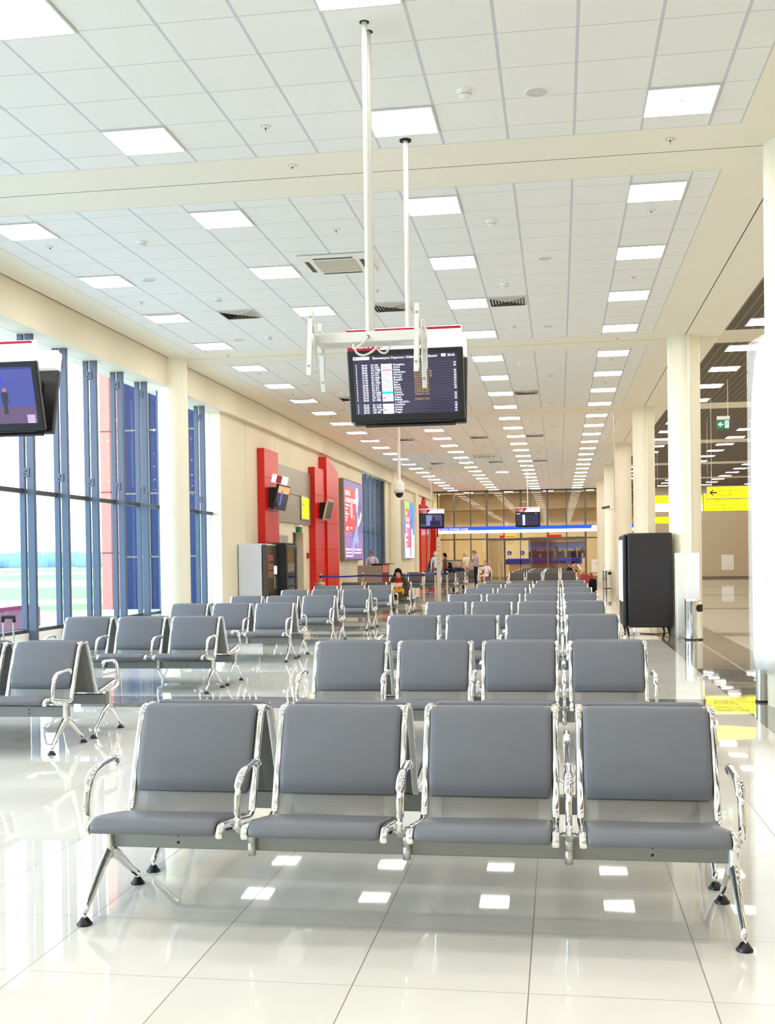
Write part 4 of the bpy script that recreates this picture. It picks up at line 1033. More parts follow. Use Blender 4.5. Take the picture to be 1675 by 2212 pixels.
def steel_bin(x, y, label, r=0.148, h=0.70):
    t = thing('waste_bin', label, 'bin', (x, y, 0), 0, 'waste bins')
    obj('body', MB().lathe([(r, 0.02), (r, h - 0.045)], n=36), CHROME, t)
    obj('lid', MB().lathe([(r + 0.002, h - 0.045), (r + 0.003, h - 0.012), (r - 0.01, h - 0.002), (0, h)], n=36), CHROME, t)
    obj('base_ring', MB().lathe([(r + 0.006, 0), (r + 0.006, 0.022), (r - 0.01, 0.024)], n=36), BLACKM, t)
    m = MB(); rings = []
    for i in range(15):
        a = -PI / 2 + 0.18 + 1.25 * i / 14; u = abs(i - 7) / 7; hh = 0.062 * math.sqrt(max(0.05, 1 - max(0, u - .55) ** 2 / .2025))
        rings.append([((r + 0.004) * math.cos(a), (r + 0.004) * math.sin(a), h - 0.16 - hh), ((r + 0.004) * math.cos(a), (r + 0.004) * math.sin(a), h - 0.16 + hh)])
    m.loft(rings, 0, True, False, False)
    obj('opening', m, BLACKM, t)
steel_bin(2.245, 19.33, 'shiny steel waste bin in front of white cabinet')
steel_bin(2.03, 48.55, 'shiny steel waste bin at the foot of a far column', 0.18, 0.81)
o = obj('socket_box', MB().rbox(1.35, 1.42, 22.3, 22.5, 0, 0.12, 0.02), WHITE); tag(o, 'small white socket box on floor behind black vending machine', 'socket box')
# overhead signs
def arrow(m, x, z, s, y, mi=0):
    m.prism([(x - s, z), (x - s * .1, z + s * .8), (x - s * .1 + s * .45, z + s * .8), (x - s * .35, z + s * .2), (x + s, z + s * .2), (x + s, z - s * .2), (x - s * .35, z - s * .2), (x - s * .1 + s * .45, z - s * .8), (x - s * .1, z - s * .8)], 'y', y - 0.002, y, mi)
def hang_sign(name, label, x0, x1, y, z0, z1, faces, lines, arrows=(), wires=True):
    t = thing(name, label, 'sign', ((x0 + x1) / 2, y, z0), 0, 'overhead direction signs')
    w, h = x1 - x0, z1 - z0
    obj('case', MB().rbox(-w / 2, w / 2, -0.05, 0.05, 0, h, 0.006), mat('sign_case', lin(168, 160, 146), 0.4, 0.4), t)
    for a, b, m in faces: obj('face', MB().box(-w / 2 + 0.01, w / 2 - 0.01, -0.054, -0.05, a * h, b * h), m, t)
    for tx, tz, s, body, m in lines: text('lettering', body, s, m, t, (-w / 2 + tx, -0.057, tz), FRONT, sx=1.05)
    if arrows:
        m = MB()
        for ax, az, s in arrows: arrow(m, -w / 2 + ax, az, s, -0.055)
        obj('arrow', m, INKK, t)
    if wires:
        k = MB()
        for x in (-w / 2 + 0.12, w / 2 - 0.12): k.cyl((x, 0, h), (x, 0, HC - z0), 0.006, n=6)
        obj('hanger', k, STEEL, t)
hang_sign('gate_direction_sign', 'yellow hanging gate 40 direction sign with black left arrow', 3.59, 6.0, 28.0, 2.775, 3.10, [(0.07, 0.93, YELLOW)], [(0.26, 0.185, 0.105, 'Выход на посадку', INK), (0.26, 0.07, 0.105, 'Gate 40', INK)], [(0.15, 0.165, 0.09)])
hang_sign('terminal_direction_sign', 'larger yellow hanging terminal sign behind the gate 40 sign', 4.14, 6.7, 33.0, 2.655, 3.20, [(0.04, 0.97, YELLOW)], [(0.24, 0.30, 0.10, 'Terminal F  2 floor', INK), (0.24, 0.42, 0.10, 'Терминал F  2 этаж', INK), (0.24, 0.17, 0.10, 'Выходы на посадку 42-58', INK), (0.24, 0.055, 0.10, 'Gates 42-58   2 floor', INK)])
hang_sign('gate_direction_sign', 'yellow and white hanging gate 41 and toilets sign', 3.05, 4.85, 38.8, 2.875, 3.46, [(0.51, 0.97, YELLOW), (0.03, 0.50, SIGNW)], [(0.13, 0.44, 0.12, 'Выход на посадку', INK), (0.13, 0.32, 0.12, 'Gate 41', INK), (0.13, 0.155, 0.11, 'Туалеты', mat('blue_grey_lettering', lin(130, 130, 160), 0.6)), (0.13, 0.04, 0.11, 'Toilets', MATS['blue_grey_lettering'])])
hang_sign('gate_direction_sign', 'low yellow hanging strip sign under the gate 41 sign', 3.6, 4.95, 43.0, 2.60, 2.86, [(0.03, 0.97, YELLOW)], [(0.2, 0.15, 0.08, 'Gate 41', INK)])
t = thing('exit_sign', 'green hanging exit sign with white arrow under grille ceiling', 'sign', (3.66, 25.6, 4.30))
obj('bracket', MB().box(-0.14, 0.14, -0.012, 0.012, 0.14, 0.22).cyl((0.10, 0, 0.22), (0.10, 0, HC - 4.30), 0.008, n=6), WHITE, t)
obj('face', MB().rbox(-0.145, 0.145, -0.02, 0.02, -0.07, 0.14, 0.005), mat('exit_sign_green', lin(24, 112, 74), 0.4, emit=lin(24, 112, 74), estr=0.25), t)
m = MB(); arrow(m, -0.06, 0.035, 0.062, -0.021)
m.box(0.035, 0.115, -0.0215, -0.02, -0.045, 0.115)
obj('arrow', m, WTXT, t)
rm = MB().ball((0.085, -0.022, 0.09), (0.012, 0.002, 0.012), 6).tube([(0.08, -0.0225, 0.075), (0.07, -0.0225, 0.03)], 0.011, 6).tube([(0.07, -0.0225, 0.03), (0.09, -0.0225, 0.0), (0.08, -0.0225, -0.035)], 0.006, 6).tube([(0.07, -0.0225, 0.03), (0.055, -0.0225, -0.01), (0.04, -0.0225, -0.015)], 0.006, 6).tube([(0.078, -0.0225, 0.07), (0.10, -0.0225, 0.05), (0.108, -0.0225, 0.065)], 0.005, 6)
obj('running_figure', rm, MATS['exit_sign_green'], t)
t = thing('notice_panel', 'pale notice panel low on the far concourse wall', 'panel', (9.6, 65.95, 0.45)); obj('plate', MB().rbox(-0.35, 0.35, 0, 0.04, 0.0, 0.9, 0.01), WHITE, t)

# ================================================================== FAR END: smoking lounge behind glass
LW = mat('lounge_wall', lin(236, 214, 168), 0.6)
struct('wall_lounge', MB().box(-8.0, 4.7, 71.0, 71.2, 0, HC).box(-8.0, -7.4, 65.6, 71.0, 0, HC).box(4.6, 4.7, 66.2, 71.0, 0, HC), LW)
struct('trim_4', MB().box(-7.4, 4.6, 69.2, 71.0, 4.35, HC).box(-7.4, 4.6, 70.95, 71.0, 0, 0.12), mat('lounge_bulkhead', lin(150, 126, 92), 0.7))
w = link('window_3', None); w['kind'] = 'structure'
obj('glass', MB().box(-7.34, -3.2, 65.5, 65.508, 0, HC).box(-0.4, 4.6, 65.5, 65.508, 0, HC).box(-3.2, -0.4, 65.5, 65.508, 2.5, HC), GLASSP, w)
for i, x in enumerate((-7.12, -6.14, -5.16, -4.2, -3.2, -2.2, -1.64, -0.65, 0.45, 1.54, 2.6, 3.6, 4.55)):
    zb = 2.5 if -3.1 < x < -0.7 else 0
    wd = 0.055 if i % 2 else 0.035
    if x == -1.64: zb = 3.3
    obj('mullion', MB().box(x - wd, x + wd, 65.42, 65.52, zb, HC), FRAMEG, w)
obj('transom', MB().box(-7.34, -4.25, 65.43, 65.51, 2.42, 2.50).box(-4.25, 0.95, 65.40, 65.52, 2.38, 2.50).box(0.95, 4.6, 65.43, 65.51, 2.42, 2.50).box(-7.34, 4.6, 65.42, 65.52, HC - 0.1, HC).box(-7.34, -4.2, 65.43, 65.51, 0.0, 0.08), FRAMEG, w)
t = thing('lounge_fascia', 'long blue and white lit fascia sign across the lounge front', 'sign', (-7.05, 65.1, 2.82))
obj('case', MB().rbox(0, 11.6, 0, 0.25, 0, 0.385, 0.01), SIGNWH, t)
obj('blue_band', MB().box(0.04, 11.6, -0.004, 0, 0.17, 0.385), mat('lit_blue', lin(10, 60, 232), 0.3, emit=lin(10, 70, 240), estr=0.9), t)
obj('white_band', MB().box(0.0, 11.6, -0.004, 0, 0.0, 0.17), mat('lit_white', lin(245, 245, 255), 0.3, emit=(1, 1, 1, 1), estr=1.1), t)
text('lettering', 'Winston Smoking Lounge', 0.17, WTXT, t, (0.0, -0.008, 0.215), FRONT, bold=0.004)
m = MB().prism([(8.92, 0.14), (9.0, 0.08), (9.9, 0.08), (9.98, 0.14), (9.98, 0.30), (9.9, 0.345), (9.0, 0.345), (8.92, 0.30)], 'y', -0.008, -0.004)
obj('badge', m, mat('badge_white', lin(226, 230, 250), 0.4, emit=(0.9, 0.92, 1, 1), estr=0.7), t)
text('lettering', 'Winston', 0.19, mat('badge_blue', lin(30, 40, 150), 0.4, emit=lin(30, 40, 150), estr=.5), t, (9.03, -0.010, 0.15), FRONT, sx=1.05)
BR = mat('brown_slat', lin(98, 50, 32), 0.5); BT = mat('tan_slat', lin(176, 146, 100), 0.5)
def slat_screen(x0, x1, y, z1, n, m1, label):
    m = MB()
    for k in range(n): m.box(x0 + (x1 - x0) * k / n, x0 + (x1 - x0) * (k + .55) / n, y, y + 0.05, 0.1, z1)
    m.box(x0, x1, y, y + 0.06, 0.04, 0.12).box(x0, x1, y, y + 0.06, z1, z1 + 0.06)
    o = obj('slat_screen', m, m1); tag(o, label, 'screen', 'vertical slat screens in the lounge')
slat_screen(-4.15, -3.3, 66.4, 2.36, 9, BT, 'tan vertical slat screen left of the lounge door')
slat_screen(-1.6, -0.15, 66.6, 2.36, 18, BR, 'dark brown vertical slat screen in the middle of the lounge front')
d = link('door_3', None, None, (-2.15, 65.62, 0)); d['kind'] = 'structure'
obj('door_frame', MB().box(-1.08, -0.98, 0, 0.08, 0, 2.40).box(0.50, 0.58, 0, 0.08, 0, 2.40).box(-0.12, -0.07, 0, 0.05, 0, 2.40).box(-1.08, 0.58, 0, 0.1, 2.36, 2.44), FRAMEG, d)
obj('door_glass', MB().box(-0.98, 0.50, 0.02, 0.028, 0.02, 2.36), GLASSP, d)
obj('door_band', MB().box(-0.98, 0.50, 0.0, 0.012, 0.95, 1.25), mat('indigo_band', lin(44, 40, 120), 0.4), d)
for x in (-0.75, 0.0):
    c = MB().cyl((x, -0.006, 1.62), (x, -0.012, 1.62), 0.13, n=28)
    b = obj('round_sticker', c, mat('sticker_blue', lin(28, 34, 120), 0.5), d)
    obj('sticker_mark', MB().prism([(x - 0.05, 1.56), (x + 0.06, 1.56), (x + 0.06, 1.585), (x - 0.01, 1.59), (x + 0.01, 1.70), (x - 0.02, 1.70)], 'y', -0.016, -0.012), WHITE, b)
t = thing('skyline_mural', 'wide printed dusk skyline mural on the lounge wall', 'mural', (-1.85, 68.0, 1.28))
mu = MB(); quadx = lambda x0, x1, z0, z1, mi, dy=0: mu.add([(x0, -dy, z0), (x1, -dy, z0), (x1, -dy, z1), (x0, -dy, z1)], [(0, 1, 2, 3)], mi)
mu.box(0, 3.45, 0, 0.05, 0, 0.95, 0); quadx(0, 3.45, 0.0, 0.42, 1, 0.002); quadx(0, 3.45, 0.42, 0.56, 2, 0.002)
random.seed(8)
for k in range(46):
    x = random.uniform(0.02, 3.3); w_ = random.uniform(0.05, 0.16); h_ = random.uniform(0.25, 0.62 if k % 5 else 0.8)
    quadx(x, x + w_, 0.05, h_, 3 if k % 3 else (4 if k % 2 else 1), 0.003 + k * 0.0001)
obj('print', mu, [mat('mural_sky', lin(120, 136, 190), 0.5), mat('mural_dark', lin(50, 36, 26), 0.5), mat('mural_haze', lin(176, 140, 120), 0.5), mat('mural_block', lin(70, 50, 40), 0.5), mat('mural_lit_block', lin(196, 160, 110), 0.5)], t)
t = thing('lounge_louvre', 'dark brown horizontal slat blind above the mural', 'blind', (-1.85, 67.9, 2.23))
m = MB()
for k in range(7): m.box(0, 3.45, 0, 0.05, k * 0.05, k * 0.05 + 0.036)
obj('slats', m, BR, t)
t = thing('lounge_counter', 'long indigo lounge bar counter below the mural', 'counter', (-3.1, 67.2, 0))
obj('front', MB().box(0.0, 4.45, 0, 0.06, 0.95, 1.26), mat('indigo_counter', lin(52, 44, 140), 0.35, emit=lin(40, 34, 140), estr=0.15), t)
obj('top', MB().box(0.0, 4.45, 0, 0.5, 1.26, 1.29), mat('blue_glow_edge', lin(70, 60, 220), 0.3, emit=lin(60, 50, 230), estr=0.5), t)
obj('base', MB().box(0.1, 4.35, 0.08, 0.45, 0, 0.95), mat('peach_base', lin(206, 160, 112), 0.5), t)
for x0, lab in ((-3.45, 'left'), (-0.7, 'right')):
    t = thing('lounge_notice', 'red notice strip above the lounge front, %s one' % lab, 'sign', (x0, 65.36, 2.52), 0, 'red notice strips')
    obj('plate', MB().box(0, 0.3 if lab == 'left' else 0.85, 0, 0.03, 0, 0.14), mat('notice_red', lin(186, 16, 14), 0.4, emit=lin(186, 16, 14), estr=.3), t)
t = thing('lounge_notice', 'yellow notice panel above the lounge door', 'sign', (-3.1, 65.36, 2.52))
obj('plate', MB().box(0, 0.62, 0, 0.03, 0, 0.26), mat('notice_yellow', lin(222, 206, 90), 0.4, emit=lin(222, 206, 90), estr=.2), t)
obj('text_band', MB().box(0.04, 0.54, -0.006, 0, 0.03, 0.11), mat('notice_orange', lin(230, 150, 20), 0.4), t)
t = thing('side_table', 'small dark metal table with thin legs beside the far column', 'table', (2.0, 62.3, 0))
obj('top', MB().rbox(-0.35, 0.35, -0.3, 0.3, 0.44, 0.47, 0.006), FRAMEG, t)
for x in (-0.32, 0.32):
    for y in (-0.27, 0.27): obj('leg', MB().box(x - 0.015, x + 0.015, y - 0.015, y + 0.015, 0, 0.44), FRAMEG, t)
t = thing('white_box', 'white box with dark tick mark on small metal table', 'box', (2.05, 62.3, 0.471))
obj('body', MB().rbox(-0.28, 0.28, -0.25, 0.25, 0, 0.72, 0.01), WHITE, t)
obj('tick_mark', MB().prism([(-0.1, 0.55), (-0.04, 0.48), (0.1, 0.5), (0.1, 0.52), (-0.03, 0.51)], 'y', -0.256, -0.25), BLACKM, t)
t = thing('far_desk', 'grey service desk behind the seated travellers', 'desk', (-6.4, 60.5, 0)); obj('body', MB().rbox(-0.2, 1.9, -0.4, 0.4, 0, 1.25, 0.01), mat('grey_desk', lin(168, 156, 136), 0.4), t)
obj('top', MB().rbox(-0.25, 1.95, -0.45, 0.45, 1.25, 1.28, 0.008), FRAMEG, t)
t = thing('fire_extinguisher_stand', 'small red fire extinguisher stand near the far glass', 'extinguisher', (1.55, 63.6, 0))
obj('body', MB().lathe([(0.09, 0), (0.1, 0.02), (0.1, 0.3), (0.05, 0.36), (0.03, 0.42)], (0, 0, 0), 16).lathe([(0.09, 0), (0.1, 0.02), (0.1, 0.3), (0.05, 0.36), (0.03, 0.42)], (0.24, 0, 0), 16), MATS['alarm_red'], t)
# ================================================================== PEOPLE
SKIN = mat('skin', lin(222, 172, 146), 0.5)
def cloth(n, *c): return mat('cloth_' + n, lin(*c), 0.8, 0, 0.2)
def hairm(n, *c): return mat('hair_' + n, lin(*c), 0.65, 0, 0.12)
EYEW = mat('eye_white', lin(235, 232, 226), 0.3); EYED = mat('eye_dark', lin(40, 26, 20), 0.3); LIP = mat('lips', lin(176, 96, 88), 0.5)
SHOE = mat('dark_shoe', lin(34, 30, 30), 0.4)
def V(*a): return Vector(a)
def stand(h=1.72):
    k = h / 1.72
    J = dict(pelvis=V(0, 0, .93), waist=V(0, .005, 1.08), chest=V(0, .01, 1.27), collar=V(0, .015, 1.41), neck=V(0, .005, 1.49),
             shL=V(.175, .01, 1.39), elL=V(.225, .03, 1.12), wrL=V(.225, -.04, .88), shR=V(-.175, .01, 1.39), elR=V(-.225, .03, 1.12), wrR=V(-.225, -.04, .88),
             hpL=V(.09, 0, .89), knL=V(.10, -.01, .49), anL=V(.105, .025, .085), toL=V(.115, -.12, .035), hpR=V(-.09, 0, .89), knR=V(-.10, -.01, .49), anR=V(-.105, .025, .085), toR=V(-.115, -.12, .035), head=V(0, -.02, 1.60))
    return {a: b * k for a, b in J.items()}
def sit():
    return dict(pelvis=V(0, .06, .50), waist=V(0, .09, .63), chest=V(0, .10, .80), collar=V(0, .08, .93), neck=V(0, .05, 1.005),
                shL=V(.165, .08, .915), elL=V(.235, .0, .67), wrL=V(.12, -.20, .66), shR=V(-.165, .08, .915), elR=V(-.235, .0, .67), wrR=V(-.12, -.20, .66),
                hpL=V(.09, .03, .49), knL=V(.11, -.40, .49), anL=V(.11, -.42, .09), toL=V(.12, -.55, .035), hpR=V(-.09, .03, .49), knR=V(-.11, -.40, .49), anR=V(-.11, -.42, .09), toR=V(-.12, -.55, .035), head=V(0, .01, 1.11))
RAD = dict(pelvis=.125, waist=.115, chest=.125, collar=.085, neck=.047, shL=.068, elL=.043, wrL=.029, hpL=.088, knL=.058, anL=.039, toL=.036)
EDG = [('pelvis', 'waist'), ('waist', 'chest'), ('chest', 'collar'), ('collar', 'neck'), ('collar', 'shL'), ('shL', 'elL'), ('elL', 'wrL'), ('collar', 'shR'), ('shR', 'elR'), ('elR', 'wrR'),
       ('pelvis', 'hpL'), ('hpL', 'knL'), ('knL', 'anL'), ('anL', 'toL'), ('pelvis', 'hpR'), ('hpR', 'knR'), ('knR', 'anR'), ('anR', 'toR')]
def person(label, loc, rz, J, top, legs, hair, hairlen=0.0, face=(0, 0), long_sleeve=True, bare_leg=False, scale=1.0, grp=None, fringe=0.0, inner=None, vol=1.0):
    names = list(J.keys()); names.remove('head')
    me = bpy.data.meshes.new('sk'); me.from_pydata([J[n] for n in names], [(names.index(a), names.index(b)) for a, b in EDG], [])
    o = bpy.data.objects.new('sk', me); COL.objects.link(o)
    md = o.modifiers.new('skin', 'SKIN'); md.use_smooth_shade = True
    for i, n in enumerate(names):
        r = RAD.get(n, RAD.get(n[:-1] + 'L', .05)); sv = me.skin_vertices[0].data[i]
        sv.radius = (r, r * (0.82 if n in ('chest', 'waist', 'pelvis', 'collar') else 1)); sv.use_root = (n == 'pelvis')
    o.modifiers.new('sub', 'SUBSURF').levels = 1
    body = bpy.data.meshes.new_from_object(o.evaluated_get(bpy.context.evaluated_depsgraph_get()))
    bpy.data.objects.remove(o)
    mb = MB(); mb.v = [tuple(v.co) for v in body.vertices]
    slots = [top, legs, SKIN, SHOE, EYEW, EYED, LIP, inner or top]
    bone_m = {('collar', 'neck'): 2, ('anL', 'toL'): 3, ('anR', 'toR'): 3}
    for p in body.polygons:
        c = p.center; best = None
        for a, b in EDG:
            A, B = J[a], J[b]; t = max(0, min(1, (c - A).dot(B - A) / (B - A).length_squared)); d = (c - A.lerp(B, t)).length - RAD.get(a, RAD.get(a[:-1] + 'L', .05)) * 0.6
            if best is None or d < best[0]: best = (d, a, b, t)
        _, a, b, t = best
        if (a, b) in bone_m: mi = bone_m[(a, b)] if not (a == 'collar' and t < 0.35) else 0
        elif a[:2] in ('el',) or (a[:2] == 'sh' and t > .62): mi = 0 if (long_sleeve and not (a[:2] == 'el' and t > .93)) else 2
        elif a[:2] in ('hp', 'kn') or b[:2] == 'hp': mi = (2 if bare_leg and (a[:2] == 'kn' or t > .8) else 1)
        elif a == 'pelvis' and t < .45: mi = 1
        else: mi = 0
        if inner and mi == 0 and a in ('chest', 'collar', 'waist') and abs(c.x) < .035 + .25 * max(0, c.z - J['chest'].z) and c.y < J['chest'].y - .03: mi = 7
        mb.f.append(tuple(p.vertices)); mb.m.append(mi); mb.sm.append(True)
    # hands: palm, four fingers of unequal length, a thumb from the side of the palm
    for sd in 'LR':
        w, e = J['wr' + sd], J['el' + sd]; d = (w - e).normalized()
        s = d.cross(V(0, 0, 1)); s = s.normalized() if s.length > .1 else V(1, 0, 0)
        n = s.cross(d).normalized(); inw = -1 if sd == 'L' else 1
        pc = w + d * .045
        R = Matrix((s, d, n)).transposed()
        mb.ball(pc, (.040, .052, .016), 6, 2, R)
        for k, (off, ln) in enumerate(((-.030, .062), (-.010, .074), (.011, .070), (.030, .054))):
            b0 = w + d * .080 + s * off
            mb.tube([b0, b0 + d * ln * .5 - n * .006, b0 + d * ln * .85 - n * .024, b0 + d * ln * .95 - n * .040], [.0095, .009, .008, .006], 6, 2)
        t0 = w + d * .030 + s * .032 * inw
        mb.tube([t0, t0 + s * .026 * inw + d * .022 - n * .008, t0 + s * .034 * inw + d * .052 - n * .014], [.012, .010, .008], 6, 2)
    # head
    H = J['head']; Rh = rotm(face[1], 0, face[0])     # yaw, pitch (positive looks down)
    rings = []
    for z, wx, fy, by in ((-.112, .030, .060, .005), (-.10, .046, .080, .03), (-.075, .058, .088, .055), (-.04, .066, .088, .078), (0, .073, .088, .092), (.04, .075, .086, .098), (.075, .066, .070, .088), (.10, .044, .045, .062), (.115, .015, .015, .02)):
        rings.append([H + Rh @ V(wx * math.cos(a), (fy if math.sin(a) < 0 else by) * math.sin(a), z) for a in [2 * PI * j / 20 for j in range(20)]])
    mb.loft(rings, 2)
    hp = lambda x, y, z: H + Rh @ V(x, y, z)
    mb.tube([hp(0, -.084, .022), hp(0, -.098, -.008), hp(0, -.107, -.024), hp(0, -.086, -.036)], [.008, .011, .013, .008], 8, 2)
    for sx in (-1, 1):
        mb.ball(hp(sx * .031, -.078, .012), (.013, .009, .0052), 6, 4, Rh); mb.ball(hp(sx * .031, -.0865, .012), (.0058, .003, .0052), 5, 5, Rh)
        mb.tube([hp(sx * .014, -.089, .032), hp(sx * .03, -.089, .036), hp(sx * .046, -.078, .030)], [.003, .004, .003], 5, 5)
        mb.ball(hp(sx * .076, .012, -.004), (.010, .020, .030), 6, 2, Rh)
    mb.tube([hp(-.024, -.083, -.062), hp(0, -.091, -.060), hp(.024, -.083, -.062)], [.003, .006, .003], 6, 6)
    t = thing('person', label, 'person', loc, rz, grp); t.scale = (scale,) * 3
    obj('body', mb, slots, t)
    hm = MB(); rg = []; NA = 28
    for i in range(9):
        ring = []
        for j in range(NA):
            a = 2 * PI * j / NA; fr = max(0, -math.sin(a)); bk = max(0, math.sin(a))
            lim = 1.62 + .55 * bk - (1.02 - fringe) * fr ** 1.5
            th = lim * (i + .02) / 8
            r = 1.06 + .02 * math.sin(7 * a)
            x, y, z = .080 * vol * r * math.sin(th) * math.cos(a), (.100 if math.sin(a) > 0 else .096) * (1 + (vol - 1) * .5) * r * math.sin(th) * math.sin(a), .119 * (math.copysign(abs(math.cos(th)) ** .8, math.cos(th))) * r
            if hairlen and i > 5 and fr < .75: z -= hairlen * (i - 5) / 3; x *= 1 + .12 * (i - 5) / 3; y *= 1 + .06 * (i - 5) / 3
            ring.append(H + Rh @ V(x, y + .004, z + .006))
        rg.append(ring)
    hm.loft(rg, 0, True, False)
    # inner return so the hair has thickness
    hm.loft([rg[-1], [H + (p - H) * .9 for p in rg[-1]]], 0, True, False)
    obj('hair', hm, hair, t)
    return t
# the seated reader in front of the barrier
J = sit(); J['head'] = V(0, -.03, 1.055); J['neck'] = V(0, .03, .985); J['wrL'] = V(.085, -.27, .70); J['wrR'] = V(-.085, -.27, .70)
J['knL'] = V(.07, -.42, .53); J['anL'] = V(-.02, -.50, .16); J['toL'] = V(-.03, -.62, .12)
OLIVE = cloth('olive', 74, 68, 46)
person('seated woman with black bob in olive jacket reading on dark bench', (-4.15, 28.50, 0), 0, J, OLIVE, cloth('olive_brown', 78, 62, 34), hairm('black', 10, 8, 9), .05, (0.0, .30), fringe=.60, vol=1.16, inner=cloth('red_top', 206, 30, 36))
t = thing('booklet', 'open beige booklet held by the seated woman', 'booklet', (-4.15, 28.17, .735), 0)
m = MB().cbox((-.08, 0, .03), (.155, .006, .115), R=rotm(math.radians(-40), 0, math.radians(8))).cbox((.08, 0, .03), (.155, .006, .115), R=rotm(math.radians(-40), 0, math.radians(-8)))
obj('pages', m, mat('beige_paper', lin(196, 176, 150), 0.7), t)
t = thing('shoulder_bag', 'yellow leather bag lying on the lap of the seated woman', 'bag', (-4.13, 28.22, .60), 0)
obj('pouch', MB().loft([[(math.copysign(abs(math.cos(a)) ** .6, math.cos(a)) * w_, math.copysign(abs(math.sin(a)) ** .6, math.sin(a)) * d_ , z) for a in [2 * PI * j / 20 for j in range(20)]] for w_, d_, z in ((.10, .03, -.085), (.165, .06, -.075), (.175, .07, -.01), (.165, .06, .05), (.12, .03, .075))], 0), mat('mustard_leather', lin(214, 150, 12), 0.4), t)
obj('flap', MB().rbox(-.155, .155, -.078, -.064, -.03, .06, .006), MATS['mustard_leather'], t)
obj('buckle', MB().rbox(.08, .12, -.084, -.078, -.045, -.02, .003), BLACK, t)
obj('strap', MB().tube(smooth_path([(-.16, -.03, .03), (-.17, -.08, -.08), (-.10, -.12, -.16), (.02, -.12, -.18), (.12, -.10, -.14), (.17, -.04, -.02)], 4), .009, 8, sec=(1, .5)), MATS['mustard_leather'], t)

J = stand(1.76); person('standing man in pale shirt behind the steel gate desk', (-6.93, 42.0 - 1.2, 0), PI, J, cloth('pale_lilac', 206, 196, 200), cloth('dark_blue', 40, 44, 70), hairm('grey', 120, 112, 108), 0, (.7, 0))
# travellers by the far gate
J = stand(1.74)
for n in ('waist', 'chest', 'collar', 'neck', 'head', 'shL', 'shR'): J[n] = J[n] + V(0, -.9 * (J[n].z - .93) * .45, -.10 * (J[n].z - .93))
J['elL'] = V(.2, -.26, 1.02); J['wrL'] = V(.16, -.42, .86); J['elR'] = V(-.2, -.24, 1.02); J['wrR'] = V(-.16, -.42, .86)
person('standing man in charcoal jacket and jeans bending forward by the red pillars', (-5.75, 48.9, 0), PI / 2, J, cloth('charcoal', 62, 54, 54), cloth('denim', 62, 100, 150), hairm('grey', 120, 112, 108), 0, (0, .3))
J = stand(1.70); person('white-haired person in white shirt and jeans seen from behind', (-5.35, 48.3, 0), PI + .35, J, cloth('white', 240, 240, 240), cloth('denim_pale', 84, 118, 160), hairm('white', 240, 226, 196), .01, (.1, .1))
J = stand(1.62); person('dark-haired standing person in brown top behind the pale totem', (-5.15, 50.2, 0), -PI / 2, J, cloth('brown', 110, 72, 52), cloth('dark', 40, 36, 40), hairm('black', 10, 8, 9), .03, (0, .1))
J = stand(1.68); person('blond standing traveller in white vest and grey patterned shorts', (-4.10, 49.0, 0), -PI / 2 - .5, J, cloth('ivory', 240, 232, 206), cloth('grey_check', 140, 136, 140), hairm('blond', 226, 196, 130), .0, (.2, .1), False, True)
J = stand(1.74); J['elR'] = V(-.23, -.05, 1.12); J['wrR'] = V(-.14, -.30, 1.08); J['elL'] = V(.23, -.05, 1.12); J['wrL'] = V(.12, -.30, 1.06)
J['head'] = J['head'] + V(0, -.04, -.02)
p9 = person('standing man in lavender tee and black trousers looking at his hands', (-3.62, 48.45, 0), -PI / 2, J, cloth('lavender', 168, 164, 196), cloth('black', 22, 22, 28), hairm('grey', 120, 112, 108), 0, (0, .45), False)
t = thing('crossbody_bag', 'dark crossbody bag worn by the man in lavender tee', 'bag', (-3.62, 48.45, 0), -PI / 2)
obj('strap', MB().tube(smooth_path([(.13, -.03, 1.43), (.05, -.092, 1.30), (-.08, -.09, 1.10), (-.16, -.03, .95), (-.10, .082, 1.05), (.04, .098, 1.28), (.13, .04, 1.43)], 4), .010, 6), cloth('navy', 30, 32, 56), t)
obj('pouch', MB().rbox(-.21, -.14, -.10, .06, .84, .98, .02), cloth('navy', 30, 32, 56), t)
yb = 47.0 + .383
J = sit(); person('seated black-haired woman in black top at the far gate', (-4.32, 43.5 + .383 - .02, 0), PI, J, cloth('black', 22, 22, 28), cloth('dark', 40, 36, 40), hairm('black', 10, 8, 9), .14, (1.1, .1))
J = sit(); person('seated grey-haired man with plaid purple shirt', (-4.67, 50.9 - .383 + .02, 0), 0, J, cloth('plaid', 120, 96, 120), cloth('dark', 40, 36, 40), hairm('silver', 168, 164, 164), 0, (0, .25))
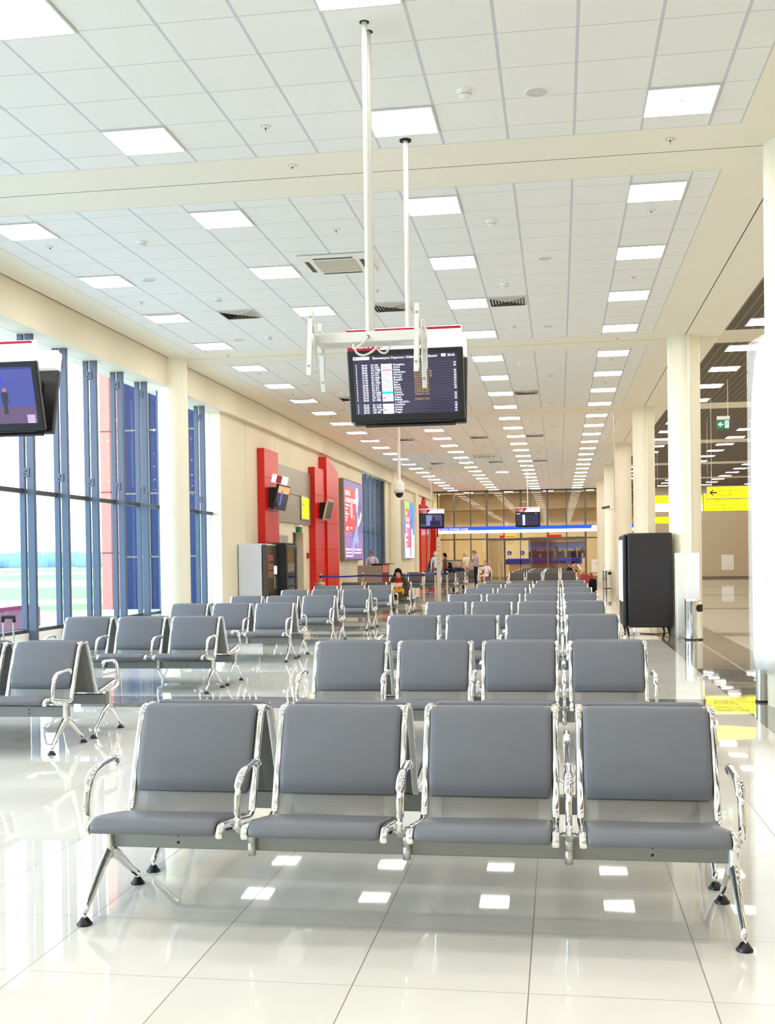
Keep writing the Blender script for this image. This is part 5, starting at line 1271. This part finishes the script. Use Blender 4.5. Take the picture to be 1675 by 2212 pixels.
J = sit(); person('seated fair-haired person in navy top with white collar seen from behind', (-4.24, 47.0 + .383 - .02, 0), PI, J, cloth('navy', 30, 32, 56), cloth('dark', 40, 36, 40), hairm('fair', 176, 136, 92), .02, (.5, .1), inner=cloth('white', 240, 240, 240))
bench(4, 'dark', -4.55, 54.2, 0, 'four-seat dark brown bench holding the seated woman in white', 'dark benches by the far gate')
J = sit(); person('seated woman with short auburn hair in white dress', (-3.57, 54.22, 0), -.4, J, cloth('white', 240, 240, 240), cloth('white', 240, 240, 240), hairm('auburn', 150, 84, 70), .0, (0, .1), False, True)
J = sit(); 
for n in ('chest', 'collar', 'neck', 'head', 'shL', 'shR'): J[n] = J[n] + V(0, -.5 * (J[n].z - .55), -.05)
J['wrL'] = V(.10, -.48, .80); J['wrR'] = V(-.10, -.48, .80); J['elL'] = V(.24, -.22, .70); J['elR'] = V(-.24, -.22, .70)
person('seated dark-haired man in black jacket reading in the far dark rows', (.35, 49.14, 0), PI / 2 - .25, J, cloth('black', 22, 22, 28), cloth('dark', 40, 36, 40), hairm('black', 10, 8, 9), 0, (0, .4))
t = thing('newspaper', 'white sheet of paper held by the man in black jacket', 'newspaper', (.86, 49.05, .90), PI / 2 - .25)
obj('sheet', MB().cbox((0, 0, .05), (.30, .004, .26), R=rotm(math.radians(-30), 0, 0)), mat('white_paper', lin(244, 244, 244), 0.7), t)
t = thing('travel_bag', 'red soft travel bag standing at the end of dark row', 'bag', (.98, 44.6, 0), .3)
obj('body', MB().rbox(-.16, .16, -.14, .14, .03, .72, .06), mat('dull_red_fabric', lin(160, 60, 72), 0.8), t)
obj('carry_handle', MB().tube(smooth_path([(-.07, 0, .71), (-.05, 0, .77), (.05, 0, .77), (.07, 0, .71)], 3), .012, 8), BLACKM, t)
for x in (-.1, .1): obj('wheel', MB().cyl((x - .02, .08, .03), (x + .02, .08, .03), .03, n=12), BLACKM, t)
t = thing('backpack', 'black backpack leaning beside the red travel bag', 'backpack', (1.32, 44.9, 0), -.2)
obj('body', MB().rbox(-.15, .15, -.10, .10, .0, .50, .06), cloth('black', 22, 22, 28), t)
obj('pocket', MB().rbox(-.11, .11, -.14, -.09, .06, .28, .03), cloth('black', 22, 22, 28), t)
